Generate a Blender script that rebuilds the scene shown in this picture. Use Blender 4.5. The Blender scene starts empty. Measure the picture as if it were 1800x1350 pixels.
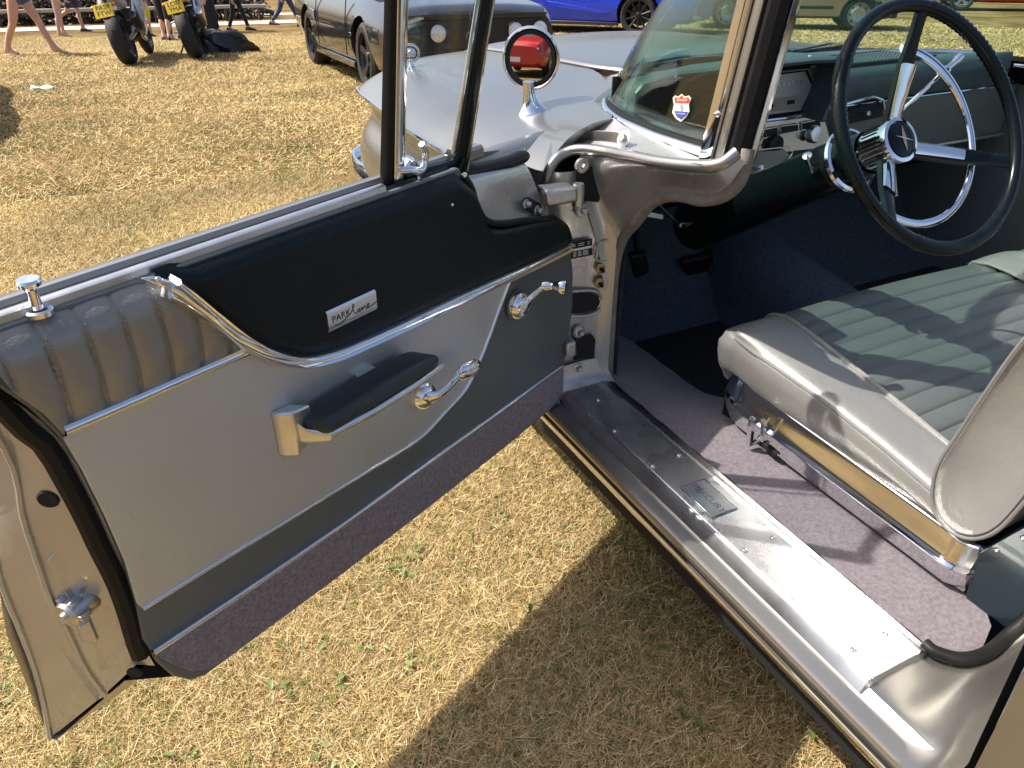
import bpy, bmesh, math, random
import numpy as np
from mathutils import Vector, Matrix, Euler
random.seed(7); rng = np.random.default_rng(11)
scn = bpy.context.scene
R_ = math.radians
# ---------------------------------------------------------------- camera, sky, sun, exposure
CAM_H, PITCH, YAW, FPX = 1.38, R_(31.4), R_(26.7), 1350.0
cd = bpy.data.cameras.new('camera'); cd.sensor_width = 36; cd.lens = FPX/1800*36; cd.clip_start = .02; cd.clip_end = 2000
cam = bpy.data.objects.new('camera', cd); scn.collection.objects.link(cam)
cam.location = (0, 0, CAM_H); cam.rotation_euler = (math.pi/2-PITCH, 0, -YAW); scn.camera = cam
TO_SUN = Vector((-.485, .39, .782)).normalized()
w = bpy.data.worlds.new('World'); scn.world = w; w.use_nodes = True
nt = w.node_tree; nt.nodes.clear()
sky = nt.nodes.new('ShaderNodeTexSky'); sky.sky_type = 'NISHITA'; sky.sun_disc = False
sky.sun_elevation = math.asin(TO_SUN.z); sky.sun_rotation = math.atan2(TO_SUN.x, TO_SUN.y)
sky.air_density = .8; sky.dust_density = 4.0; sky.ozone_density = .6
bg = nt.nodes.new('ShaderNodeBackground'); bg.inputs[1].default_value = .138
wo = nt.nodes.new('ShaderNodeOutputWorld'); nt.links.new(sky.outputs[0], bg.inputs[0]); nt.links.new(bg.outputs[0], wo.inputs[0])
sl = bpy.data.lights.new('sun', 'SUN'); sl.energy = 4.9; sl.angle = R_(.53); sl.color = (1, .93, .82)
so = bpy.data.objects.new('sun', sl); scn.collection.objects.link(so); so.location = (-20, 16, 36)
so.rotation_euler = (-TO_SUN).to_track_quat('-Z', 'Y').to_euler()
scn.view_settings.view_transform = 'Standard'; scn.view_settings.look = 'None'
scn.view_settings.exposure = 0.74; scn.view_settings.gamma = 1
scn.render.engine = 'CYCLES'
# ---------------------------------------------------------------- pixel -> place helpers (pixels of the 1800x1350 photograph)
cF = np.array([math.sin(YAW)*math.cos(PITCH), math.cos(YAW)*math.cos(PITCH), -math.sin(PITCH)])
cR = np.array([math.cos(YAW), -math.sin(YAW), 0.]); cU = np.cross(cR, cF); cC = np.array([0, 0, CAM_H])
def ray(u, v): return cF+cR*(u-900)/FPX+cU*(675-v)/FPX
def PZ(u, v, z): r = ray(u, v); return cC+r*((z-CAM_H)/r[2])
def PX(u, v, x): r = ray(u, v); return cC+r*(x/r[0])
def PY(u, v, y): r = ray(u, v); return cC+r*(y/r[1])
def PP(u, v, p0, nn): r = ray(u, v); nn = np.asarray(nn, float); return cC+r*(((np.asarray(p0)-cC)@nn)/(r@nn))
D0 = PZ(348, 1200, .40); D1 = PZ(985, 705, .40)          # foot of the open door's trim panel
dE = (D1-D0)/np.linalg.norm(D1-D0); dN = np.array([dE[1], -dE[0], 0.]); zU = np.array([0, 0, 1.])
def DW(s, z, off=0.): p = D0+dE*s+dN*off; return np.array([p[0], p[1], z])
def PDs(u, v, off=0.):
    p = PP(u, v, D0+dN*off, dN); return float((p-D0)@dE), float(p[2])
def PD(u, v, off=0.): return PP(u, v, D0+dN*off, dN)
def ground_z(x, y):
    d = np.asarray(x)*.449+np.asarray(y)*.893
    r = np.asarray(x)*.893-np.asarray(y)*.449
    return -.043*np.minimum(np.maximum(0, d-3), 40)-.055*np.clip(d-12.6, 0, 9)*np.clip(-(r+1)/4., 0, 1)
def PG(u, v):
    r = ray(u, v); t = 1.
    for _ in range(60):
        p = cC+r*t; t = (float(ground_z(p[0], p[1]))-CAM_H)/r[2]
    return cC+r*t
# ---------------------------------------------------------------- materials
def S(c): return tuple(c)+((1,) if len(c) == 3 else ())
MATS = {}
def mat(name, col, rough=.5, metal=0., coat=0., var=0., vscale=20., bump=0., bscale=200., spec=None, sheen=0., wear=None, coords='Object', btype='noise', coatr=.05, detail=4, bump2=0., b2scale=8.):
    m = bpy.data.materials.new(name); m.use_nodes = True; t = m.node_tree; b = t.nodes['Principled BSDF']
    b.inputs['Base Color'].default_value = S(col); b.inputs['Roughness'].default_value = rough; b.inputs['Metallic'].default_value = metal
    b.inputs['Coat Weight'].default_value = coat; b.inputs['Coat Roughness'].default_value = coatr
    if spec is not None: b.inputs['Specular IOR Level'].default_value = spec
    if sheen: b.inputs['Sheen Weight'].default_value = sheen; b.inputs['Sheen Roughness'].default_value = .4
    tc = t.nodes.new('ShaderNodeTexCoord')
    if var > 0:
        n1 = t.nodes.new('ShaderNodeTexNoise'); n1.inputs['Scale'].default_value = vscale; n1.inputs['Detail'].default_value = detail
        t.links.new(tc.outputs[coords], n1.inputs['Vector'])
        r = t.nodes.new('ShaderNodeValToRGB'); r.color_ramp.elements[0].position = .3; r.color_ramp.elements[1].position = .7
        r.color_ramp.elements[0].color = S([c*(1-var) for c in col[:3]]); r.color_ramp.elements[1].color = S([min(1, c*(1+var)) for c in col[:3]])
        t.links.new(n1.outputs[0], r.inputs[0]); t.links.new(r.outputs[0], b.inputs['Base Color'])
        mr = t.nodes.new('ShaderNodeMapRange'); mr.inputs[3].default_value = max(0.02, rough-.06); mr.inputs[4].default_value = rough+.08
        t.links.new(n1.outputs[0], mr.inputs[0]); t.links.new(mr.outputs[0], b.inputs['Roughness'])
    if bump > 0:
        if btype == 'noise':
            n2 = t.nodes.new('ShaderNodeTexNoise'); n2.inputs['Detail'].default_value = 3; out = n2.outputs[0]
        else:
            n2 = t.nodes.new('ShaderNodeTexVoronoi'); n2.feature = 'F1' if btype == 'dots' else 'DISTANCE_TO_EDGE'; out = n2.outputs['Distance']
        n2.inputs['Scale'].default_value = bscale
        t.links.new(tc.outputs[coords], n2.inputs['Vector'])
        bp = t.nodes.new('ShaderNodeBump'); bp.inputs['Strength'].default_value = bump; bp.inputs['Distance'].default_value = .002
        t.links.new(out, bp.inputs['Height']); t.links.new(bp.outputs[0], b.inputs['Normal'])
    if bump2 > 0:
        n3 = t.nodes.new('ShaderNodeTexNoise'); n3.inputs['Scale'].default_value = b2scale; n3.inputs['Detail'].default_value = 2.5; t.links.new(tc.outputs[coords], n3.inputs['Vector'])
        b3 = t.nodes.new('ShaderNodeBump'); b3.inputs['Strength'].default_value = bump2; b3.inputs['Distance'].default_value = .01; t.links.new(n3.outputs[0], b3.inputs['Height'])
        pv = b.inputs['Normal'].links
        if pv: t.links.new(b3.outputs[0], pv[0].from_node.inputs['Normal'])
        else: t.links.new(b3.outputs[0], b.inputs['Normal'])
    MATS[name] = m; return m
def glass(name, tint, f0=.045, rough=0.0):
    m = bpy.data.materials.new(name); m.use_nodes = True; t = m.node_tree; t.nodes.clear()
    o = t.nodes.new('ShaderNodeOutputMaterial'); mx = t.nodes.new('ShaderNodeMixShader'); lw = t.nodes.new('ShaderNodeLayerWeight'); lw.inputs[0].default_value = .5
    pw = t.nodes.new('ShaderNodeMath'); pw.operation = 'POWER'; pw.inputs[1].default_value = 5; ma = t.nodes.new('ShaderNodeMath'); ma.operation = 'MULTIPLY_ADD'; ma.inputs[1].default_value = 1-f0; ma.inputs[2].default_value = f0
    t.links.new(lw.outputs['Facing'], pw.inputs[0]); t.links.new(pw.outputs[0], ma.inputs[0])
    tr = t.nodes.new('ShaderNodeBsdfTransparent'); tr.inputs[0].default_value = S(tint); gl = t.nodes.new('ShaderNodeBsdfGlossy'); gl.inputs['Roughness'].default_value = rough
    t.links.new(ma.outputs[0], mx.inputs[0]); t.links.new(tr.outputs[0], mx.inputs[1]); t.links.new(gl.outputs[0], mx.inputs[2]); t.links.new(mx.outputs[0], o.inputs[0])
    MATS[name] = m; return m
def ribbed(name, col, axis, pitch, rough=.3, metal=1., strength=.6, scratch=True):
    m = mat(name, col, rough, metal); t = m.node_tree; b = t.nodes['Principled BSDF']
    tc = t.nodes.new('ShaderNodeTexCoord'); wv = t.nodes.new('ShaderNodeTexWave'); wv.wave_type = 'BANDS'; wv.bands_direction = axis; wv.wave_profile = 'SIN'
    wv.inputs['Scale'].default_value = .314/pitch; wv.inputs['Distortion'].default_value = 0
    t.links.new(tc.outputs['Object'], wv.inputs['Vector']); bp = t.nodes.new('ShaderNodeBump'); bp.inputs['Strength'].default_value = strength; bp.inputs['Distance'].default_value = pitch*.25
    t.links.new(wv.outputs['Fac'], bp.inputs['Height'])
    if scratch:
        n2 = t.nodes.new('ShaderNodeTexNoise'); n2.inputs['Scale'].default_value = 18; n2.inputs['Detail'].default_value = 6
        t.links.new(tc.outputs['Object'], n2.inputs['Vector']); mr = t.nodes.new('ShaderNodeMapRange'); mr.inputs[3].default_value = rough-.12; mr.inputs[4].default_value = rough+.16
        t.links.new(n2.outputs[0], mr.inputs[0]); t.links.new(mr.outputs[0], b.inputs['Roughness'])
    t.links.new(bp.outputs[0], b.inputs['Normal']); return m
M_paint = mat('silver_paint', (.325, .315, .29), .29, .88, coat=.4, var=.03, vscale=3, coatr=.06)
M_jamb = mat('silver_jamb_paint', (.46, .455, .44), .27, .6, coat=.4, var=.03, vscale=9, bump2=.05, b2scale=14)
M_chrome = mat('chrome', (.82, .83, .85), .05, 1., var=.05, vscale=14)
M_chromew = mat('worn_chrome', (.78, .78, .78), .13, 1., var=.08, vscale=30)
M_steel = mat('bare_steel', (.55, .54, .52), .38, 1., var=.12, vscale=25, bump=.1, bscale=60)
M_alu = mat('aluminium', (.70, .71, .72), .30, 1., var=.08, vscale=22, bump=.05, bscale=90)
M_aluR = ribbed('ribbed_aluminium', (.66, .67, .69), 'X', .0037, .27, 1., .85)
M_tread = mat('tread_aluminium', (.52, .53, .545), .27, 1., var=.10, vscale=16)
M_silverv = mat('silver_vinyl', (.52, .54, .54), .40, .5, var=.06, vscale=5, bump=.25, bscale=420, bump2=.16, b2scale=9)
M_pewter = mat('pewter_vinyl', (.27, .255, .225), .38, .45, var=.08, vscale=9, bump=.3, bscale=330)
M_blackv = mat('black_vinyl', (.005, .009, .012), .42, 0, var=.15, vscale=8, bump=.35, bscale=260, spec=.22, bump2=.20, b2scale=9)
M_darkv = mat('charcoal_vinyl', (.115, .132, .134), .46, .15, var=.08, vscale=7, bump=.25, bscale=420, bump2=.14, b2scale=10)
M_armpad = mat('dark_green_vinyl', (.018, .030, .031), .38, 0, var=.1, vscale=14, bump=.3, bscale=300)
M_seatside = mat('silver_seat_vinyl', (.262, .262, .254), .38, .45, var=.08, vscale=9, bump=.25, bscale=160, detail=6, bump2=.16, b2scale=22)
M_seatmid = mat('grey_pleated_vinyl', (.092, .105, .107), .40, .2, var=.06, vscale=8, bump=.3, bscale=260, bump2=.12, b2scale=16)
M_carpet = mat('mauve_carpet', (.150, .133, .152), .95, 0, var=.22, vscale=150, bump=1., bscale=380, spec=.05, sheen=.25, detail=3)
M_carpetD = mat('dark_mauve_carpet', (.225, .205, .23), .95, 0, var=.30, vscale=180, bump=1., bscale=420, spec=.05, sheen=.15)
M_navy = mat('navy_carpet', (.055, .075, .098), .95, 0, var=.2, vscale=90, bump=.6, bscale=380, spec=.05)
M_rubber = mat('black_rubber', (.008, .008, .009), .5, 0, var=.2, vscale=40, bump=.1, bscale=120, spec=.2)
M_lace = mat('woven_windlace', (.20, .18, .155), .85, 0, var=.15, vscale=70, bump=.9, bscale=260, spec=.1)
M_dash = mat('dark_teal_dash', (.036, .058, .062), .34, 0, var=.15, vscale=12, bump=.25, bscale=420)
M_dashpaint = mat('teal_dash_paint', (.012, .026, .032), .3, .3, coat=.4)
M_bakelite = mat('black_bakelite', (.003, .006, .007), .18, 0, spec=.25)
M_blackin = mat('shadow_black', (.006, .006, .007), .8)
M_dials = mat('dial_grey', (.36, .38, .39), .4, .3)
M_grille = mat('speaker_mesh', (.03, .05, .053), .4, .2, bump=1., bscale=95, btype='dots')
M_dashtrim = ribbed('textured_dash_trim', (.17, .19, .20), 'X', .004, .35, .8, .7)
M_dashrib = ribbed('ribbed_dash_panel', (.30, .30, .30), 'X', .005, .35, .8, .9)
M_glassg = glass('green_tinted_glass', (.82, .94, .885), .07)
M_glassc = glass('clear_glass', (.95, .97, .965))
M_mirror = mat('mirror_glass', (.78, .84, .83), .01, 1.)
M_zinc = mat('yellow_zinc', (.42, .33, .12), .4, .8, var=.2, vscale=60)
M_white = mat('white_paint', (.78, .78, .76), .45)
M_cream = mat('cream_print', (.75, .66, .48), .5)
M_red = mat('red_print', (.55, .03, .03), .45)
M_blue = mat('blue_print', (.03, .06, .32), .45)
M_gold = mat('gold_emblem', (.55, .40, .18), .3, .8)
M_mercband = mat('engraved_shadow', (.12, .12, .13), .5, .6)
# ---------------------------------------------------------------- mesh builder
def V3(p): return np.asarray(p, float)
def unit(a): a = V3(a); return a/max(1e-12, np.linalg.norm(a))
def spl(pts, n=8, closed=False):
    P = [V3(p) for p in pts]; out = []; m = len(P)
    rngi = range(m if closed else m-1)
    for i in rngi:
        p1, p2 = P[i], P[(i+1) % m]
        p0 = P[i-1] if (closed or i > 0) else 2*p1-p2
        p3 = P[(i+2) % m] if (closed or i+2 < m) else 2*p2-p1
        for k in range(n):
            t = k/n
            out.append(.5*((2*p1)+(-p0+p2)*t+(2*p0-5*p1+4*p2-p3)*t*t+(-p0+3*p1-3*p2+p3)*t**3))
    if not closed: out.append(P[-1])
    return out
def resample(pts, n):
    P = np.array([V3(p) for p in pts]); d = np.r_[0, np.cumsum(np.linalg.norm(np.diff(P, axis=0), axis=1))]
    t = np.linspace(0, d[-1], n); return [np.array([np.interp(x, d, P[:, k]) for k in range(P.shape[1])]) for x in t]
class MB:
    def __init__(s): s.v = []; s.f = []; s.mi = []
    def add(s, vs, fs, mi=0):
        o = len(s.v); s.v += [tuple(map(float, p)) for p in vs]; s.f += [tuple(i+o for i in q) for q in fs]; s.mi += [mi]*len(fs); return s
    def grid(s, rows, close_u=False, close_v=False, mi=0, flip=False):
        nu, nv = len(rows), len(rows[0]); vs = [p for r in rows for p in r]; fs = []
        for i in range(nu if close_u else nu-1):
            for j in range(nv if close_v else nv-1):
                a = i*nv+j; b = i*nv+(j+1) % nv; c = ((i+1) % nu)*nv+(j+1) % nv; d = ((i+1) % nu)*nv+j
                fs.append((a, d, c, b) if flip else (a, b, c, d))
        return s.add(vs, fs, mi)
    def loft(s, loops, cap=True, mi=0):
        n = len(loops[0]); o = len(s.v); s.grid(loops, close_v=True, mi=mi)
        if cap:
            s.f.append(tuple(o+i for i in range(n))[::-1]); s.mi.append(mi)
            b = o+(len(loops)-1)*n; s.f.append(tuple(b+i for i in range(n))); s.mi.append(mi)
        return s
    def frames(s, path, up):
        fr = []; n = len(path); prev = None
        for i in range(n):
            t = unit(path[min(i+1, n-1)]-path[max(i-1, 0)])
            if up is not None:
                b = V3(up)-t*(V3(up)@t); b = unit(b)
            else:
                if prev is None:
                    b = np.cross(t, [0, 0, 1.]); b = unit(b if np.linalg.norm(b) > .1 else np.cross(t, [1., 0, 0]))
                else: b = unit(prev-t*(prev@t))
                prev = b
            fr.append((t, np.cross(b, t), b))
        return fr
    def tube(s, path, r=.01, n=8, up=None, flat=1., cap=True, closed=False, mi=0):
        path = [V3(p) for p in path]; m = len(path); rr = r if hasattr(r, '__len__') else [r]*m
        if closed:
            P = [path[-1]]+path+[path[0]]; fr = s.frames(P, up)[1:-1]
        else: fr = s.frames(path, up)
        loops = []
        for p, q, (t, a, b) in zip(path, rr, fr):
            loops.append([p+a*q*math.cos(x)+b*q*flat*math.sin(x) for x in [2*math.pi*k/n for k in range(n)]])
        if closed: return s.grid(loops, close_u=True, close_v=True, mi=mi)
        return s.loft(loops, cap, mi)
    def sweep(s, path, prof, up, scale=None, cap=True, mi=0):
        path = [V3(p) for p in path]; fr = s.frames(path, up); loops = []
        for i, (p, (t, a, b)) in enumerate(zip(path, fr)):
            k = 1. if scale is None else scale[i]
            loops.append([p+a*x*k+b*y*(k if scale is None else max(k, .75)) for x, y in prof])
        return s.loft(loops, cap, mi)
    def lathe(s, prof, o, ax, n=24, cap=False, mi=0):
        o = V3(o); ax = unit(ax); a = np.cross(ax, [0, 0, 1.]); a = unit(a if np.linalg.norm(a) > .1 else np.cross(ax, [1., 0, 0])); b = np.cross(ax, a)
        loops = [[o+ax*h+(a*math.cos(x)+b*math.sin(x))*max(r, 1e-5) for x in [2*math.pi*k/n for k in range(n)]] for r, h in prof]
        return s.loft(loops, cap, mi)
    def prism(s, poly, vec, mi=0):
        P = [V3(p) for p in poly]; n = len(P); vec = V3(vec); o = len(s.v)
        s.add(P+[p+vec for p in P], [(i, (i+1) % n, n+(i+1) % n, n+i) for i in range(n)], mi)
        s.f += [tuple(o+i for i in range(n))[::-1], tuple(o+n+i for i in range(n))]; s.mi += [mi, mi]; return s
    def box(s, c, sz, ax=None, mi=0):
        ax = np.eye(3) if ax is None else ax; c = V3(c); h = V3(sz)/2
        vs = [c+ax[0]*h[0]*i+ax[1]*h[1]*j+ax[2]*h[2]*k for i in (-1, 1) for j in (-1, 1) for k in (-1, 1)]
        return s.add(vs, [(0, 1, 3, 2), (4, 6, 7, 5), (0, 4, 5, 1), (2, 3, 7, 6), (0, 2, 6, 4), (1, 5, 7, 3)], mi)
WL = {}
COL = scn.collection
def link(o, parent=None, local=False):
    COL.objects.link(o)
    if parent is not None: o.parent = parent
    return o
def mesh_from(name, mb, mats, ang=38, smooth=True):
    me = bpy.data.meshes.new(name); me.from_pydata(mb.v, [], mb.f)
    for m in (mats if isinstance(mats, (list, tuple)) else [mats]): me.materials.append(m)
    if any(mb.mi): me.polygons.foreach_set('material_index', mb.mi)
    bm = bmesh.new(); bm.from_mesh(me); bmesh.ops.remove_doubles(bm, verts=bm.verts, dist=1e-6); bmesh.ops.recalc_face_normals(bm, faces=bm.faces); bm.to_mesh(me); bm.free()
    if smooth:
        me.polygons.foreach_set('use_smooth', [True]*len(me.polygons)); me.set_sharp_from_angle(angle=R_(ang))
    me.update(); return me
def obj(name, mb, mats, parent=None, ang=38, bevel=None, sub=0, solid=None, local=False, smooth=True, label=None, seg=2):
    """one mesh object; mb in world coordinates unless local"""
    if not local:
        V = np.array(mb.v); c = (V.min(0)+V.max(0))/2; mb.v = [tuple(p) for p in (V-c)]
    me = mesh_from(name, mb, mats, ang, smooth); o = bpy.data.objects.new(name, me); link(o, parent)
    if not local:
        pw = WL.get(parent.name, np.zeros(3)) if parent else np.zeros(3)
        o.location = c-pw; WL[o.name] = c
    if solid: m = o.modifiers.new('solid', 'SOLIDIFY'); m.thickness = solid; m.offset = 0
    if bevel: m = o.modifiers.new('bevel', 'BEVEL'); m.width = bevel; m.segments = seg; m.limit_method = 'ANGLE'; m.angle_limit = R_(35); m.harden_normals = False
    if sub: m = o.modifiers.new('sub', 'SUBSURF'); m.levels = sub; m.render_levels = sub
    if label: o['label'] = label
    return o
def empty(name, loc=(0, 0, 0), rz=0, parent=None):
    o = bpy.data.objects.new(name, None); o.empty_display_size = .1; link(o, parent); pw = WL.get(parent.name, np.zeros(3)) if parent else np.zeros(3)
    o.location = V3(loc)-pw; o.rotation_euler = (0, 0, rz); WL[o.name] = V3(loc); return o
def tag(o, label=None, cat=None, group=None, kind=None):
    if label: o['label'] = label
    if cat: o['category'] = cat
    if group: o['group'] = group
    if kind: o['kind'] = kind
    return o
def text_mb(txt, size, origin, xd, yd, thick=.0008, shear=0.):
    """letters as real thin geometry, centred on origin in the plane xd, yd"""
    cu = bpy.data.curves.new('t', 'FONT'); cu.body = txt; cu.size = size; cu.align_x = 'CENTER'; cu.align_y = 'CENTER'; cu.extrude = 0; cu.resolution_u = 3; cu.shear = shear; cu.space_line = .9
    to = bpy.data.objects.new('t', cu); COL.objects.link(to); dg = bpy.context.evaluated_depsgraph_get()
    me = bpy.data.meshes.new_from_object(to.evaluated_get(dg)); xd, yd = unit(xd), unit(yd); nn = np.cross(xd, yd); mb = MB(); o = V3(origin)
    mb.add([o+xd*v.co.x+yd*v.co.y+nn*thick for v in me.vertices], [tuple(p.vertices) for p in me.polygons])
    bpy.data.objects.remove(to); bpy.data.curves.remove(cu); bpy.data.meshes.remove(me); return mb
def screw(parent, p, ax, r=.004, m=None, name='screw'):
    mb = MB().lathe([(r*1.1, -.001), (r*1.05, .0006), (r*.8, .0018), (r*.45, .0022), (r*.42, .0012), (0, .0012)], p, ax, 12)
    return obj(name, mb, m or M_chromew, parent)
def hexbolt(parent, p, ax, r=.008, m=None):
    mb = MB().lathe([(r*1.7, 0), (r*1.7, .002), (r*1.05, .003)], p, ax, 18); mb.lathe([(r, .003), (r, .010), (r*.8, .012), (0, .012)], p, ax, 6)
    return obj('bolt', mb, m or M_steel, parent, ang=25)
# ================================================================ GROUND
M_soil = mat('dry_turf', (.33, .235, .11), .95, 0, var=.35, vscale=5, bump=1., bscale=90, spec=.1, detail=8)
def gm():
    t = M_soil.node_tree; b = t.nodes['Principled BSDF']; tc = t.nodes.new('ShaderNodeTexCoord')
    n1 = t.nodes.new('ShaderNodeTexNoise'); n1.inputs['Scale'].default_value = 1.1; n1.inputs['Detail'].default_value = 8; n1.inputs['Roughness'].default_value = .65
    n2 = t.nodes.new('ShaderNodeTexNoise'); n2.inputs['Scale'].default_value = 45; n2.inputs['Detail'].default_value = 6; n2.inputs['Roughness'].default_value = .7
    for n in (n1, n2): t.links.new(tc.outputs['Object'], n.inputs['Vector'])
    r1 = t.nodes.new('ShaderNodeValToRGB'); r1.color_ramp.elements[0].position = .35; r1.color_ramp.elements[0].color = (.10, .075, .028, 1); r1.color_ramp.elements[1].position = .62; r1.color_ramp.elements[1].color = (.27, .19, .09, 1)
    r2 = t.nodes.new('ShaderNodeValToRGB'); r2.color_ramp.elements[0].position = .32; r2.color_ramp.elements[0].color = (.45, .40, .32, 1); r2.color_ramp.elements[1].position = .72; r2.color_ramp.elements[1].color = (1.35, 1.3, 1.2, 1)
    t.links.new(n1.outputs[0], r1.inputs[0]); t.links.new(n2.outputs[0], r2.inputs[0])
    mx = t.nodes.new('ShaderNodeMix'); mx.data_type = 'RGBA'; mx.blend_type = 'MULTIPLY'; mx.inputs[0].default_value = 1
    t.links.new(r1.outputs[0], mx.inputs[6]); t.links.new(r2.outputs[0], mx.inputs[7]); t.links.new(mx.outputs[2], b.inputs['Base Color'])
gm()
gx = np.r_[-600, -250, -120, -60, -35, np.linspace(-22, 40, 140), 60, 120, 250, 600]; gy = np.r_[-600, -250, -120, -60, -30, np.linspace(-14, 45, 140), 60, 120, 250, 600]
rows = [[(x, y, float(ground_z(x, min(y, 60)) if True else 0)*(1 if abs(x) < 60 else 1)-(.0)) for y in gy] for x in gx]
rows = [[(x, y, max(z, -2.6)) for x, y, z in r] for r in rows]
grd = obj('ground', MB().grid(rows), M_soil, None, local=True); tag(grd, kind='structure', label='sun-dried parched lawn')
def blades(name, x, y, length, width, tilt_lo, tilt_hi, seg, colfn, m, seed):
    g = np.random.default_rng(seed); n = len(x); az = g.uniform(0, 2*np.pi, n); ti = R_(1)*g.uniform(tilt_lo, tilt_hi, n); L = length*g.uniform(.5, 1.3, n); Wd = width*g.uniform(.6, 1.3, n)
    z0 = ground_z(x, y)+g.uniform(-.002, .006, n); d = np.stack([np.cos(az), np.sin(az)], 1); pz = az+g.normal(0, .5, n); sd = np.stack([-np.sin(az), np.cos(az)], 1); bend = g.normal(0, .16, n); lift = g.uniform(-.5, .25, n)
    rowsv = []
    for k in range(seg+1):
        t = k/seg; h = L*t*np.cos(ti); c = np.stack([x, y], 1)+d*h[:, None]+sd*(bend*L*t*t)[:, None]; zz = np.maximum(z0+L*t*np.sin(ti)*(1+lift*t), ground_z(c[:, 0], c[:, 1])+.0015); wv = Wd*(1-.85*t**2)*.5
        rowsv.append(np.concatenate([c-sd*wv[:, None], zz[:, None]], 1)); rowsv.append(np.concatenate([c+sd*wv[:, None], (zz+Wd*.25*np.sign(bend))[:, None]], 1))
    V = np.stack(rowsv, 1).reshape(-1, 3); nv = 2*(seg+1); base = np.arange(n)*nv; q = []
    for k in range(seg): q.append(np.stack([base+2*k, base+2*k+1, base+2*k+3, base+2*k+2], 1))
    Fc = np.stack(q, 1).reshape(-1, 4); me = bpy.data.meshes.new(name); me.vertices.add(len(V)); me.vertices.foreach_set('co', V.ravel()); me.loops.add(Fc.size); me.loops.foreach_set('vertex_index', Fc.ravel().astype(np.int32))
    me.polygons.add(len(Fc)); me.polygons.foreach_set('loop_start', np.arange(0, Fc.size, 4, dtype=np.int32)); me.polygons.foreach_set('loop_total', np.full(len(Fc), 4, np.int32)); me.update(); me.validate()
    print(name, 'tris', len(Fc)*2)
    col = colfn(x, y, g); ca = me.color_attributes.new('Col', 'FLOAT_COLOR', 'POINT'); ca.data.foreach_set('color', np.repeat(np.concatenate([col, np.ones((n, 1))], 1), nv, axis=0).ravel().astype(np.float32))
    me.materials.append(m); o = bpy.data.objects.new(name, me); link(o); return o
M_blade = bpy.data.materials.new('dry_grass_blades'); M_blade.use_nodes = True; t = M_blade.node_tree; b = t.nodes['Principled BSDF']; at = t.nodes.new('ShaderNodeAttribute'); at.attribute_name = 'Col'; t.links.new(at.outputs['Color'], b.inputs['Base Color']); b.inputs['Roughness'].default_value = .75; b.inputs['Specular IOR Level'].default_value = .25
def pn(x, y, s, seed):   # cheap smooth noise from sines
    g = np.random.default_rng(seed); v = 0
    for k in range(6):
        a = g.uniform(0, 6.28, 3); f = s*g.uniform(.6, 2.2); v = v+np.sin(x*f*math.cos(a[0])+y*f*math.sin(a[0])+a[1])
    return v/3.
PAL = np.array([(.70, .54, .30), (.55, .41, .21), (.38, .27, .125), (.20, .135, .06), (.68, .57, .38), (.24, .25, .08), (.13, .18, .045)])
def gcol(x, y, g):
    n = len(x); green = .06+.16*np.clip(pn(x, y, 1.3, 3), 0, 1)+.22*np.clip(pn(x, y, 6., 5)-.35, 0, 1); r = g.random(n)
    idx = np.where(r < green*.6, 6, np.where(r < green, 5, g.choice(5, n, p=[.24, .27, .21, .16, .12]))); c = PAL[idx]*np.array([[1., .985, .88]])*g.uniform(.8, 1.2, (n, 1)); return c*(1+.16*np.clip(pn(x, y, 2.5, 9), -1, 1)+.08*np.clip(pn(x, y, .7, 12), -1, 1))[:, None]
def scatter(n, x0, x1, y0, y1, seed, keep=None):
    g = np.random.default_rng(seed); x = g.uniform(x0, x1, n); y = g.uniform(y0, y1, n)
    if keep is not None: k = keep(x, y); x, y = x[k], y[k]
    return x, y
def vis(x, y, m=.12):     # inside the view wedge, with a margin for a side step
    r = x*cR[0]+y*cR[1]; d = x*.449+y*.893; u = 900+FPX*r/np.maximum(.05, d*math.cos(PITCH)+(CAM_H)*math.sin(PITCH)); return (u > -1800*m-150) & (u < 1800*(1+m)) & (d > -.1)
notcar = lambda x, y: ~((x > 1.02) & (y > -.2) & (y < 2.8) & (x < 2.6))
x, y = scatter(290000, -.95, 1.05, .05, 1.75, 21, lambda x, y: vis(x, y) & notcar(x, y))
tag(blades('near_grass', x, y, .027, .0013, 2, 55, 2, gcol, M_blade, 31), kind='stuff', label='matted straw-coloured grass beside the car')
x, y = scatter(400000, -2.6, 1.2, 1.5, 5.2, 22, lambda x, y: vis(x, y) & notcar(x, y))
tag(blades('middle_grass', x, y, .034, .0024, 2, 50, 1, gcol, M_blade, 32), kind='stuff', label='parched yellow grass beyond the open door')
x, y = scatter(620000, -5.5, 7.0, 5.0, 23.0, 23, lambda x, y: vis(x, y) & notcar(x, y) & (x < 1.2+.3*y))
tag(blades('far_grass', x, y, .050, .0055, 3, 45, 1, gcol, M_blade, 33), kind='stuff', label='parched yellow grass around the parked vehicles')
x, y = scatter(30000, -.95, 1.05, .05, 1.9, 27, lambda x, y: vis(x, y) & notcar(x, y) & (pn(x, y, 3.5, 17) > -.1))
tag(blades('straw_litter', x, y, .060, .0016, 1, 22, 3, gcol, M_blade, 35), kind='stuff', label='long flattened straw stalks on the turf')
gt = np.random.default_rng(8); tx, ty = [], []
for cx_, cy2 in zip(gt.uniform(-.7, .98, 150), gt.uniform(.3, 1.8, 150)):
    k = int(gt.integers(6, 34)); s_ = gt.uniform(.008, .03); tx.append(cx_+gt.normal(0, s_, k)); ty.append(cy2+gt.normal(0, s_, k))
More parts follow.
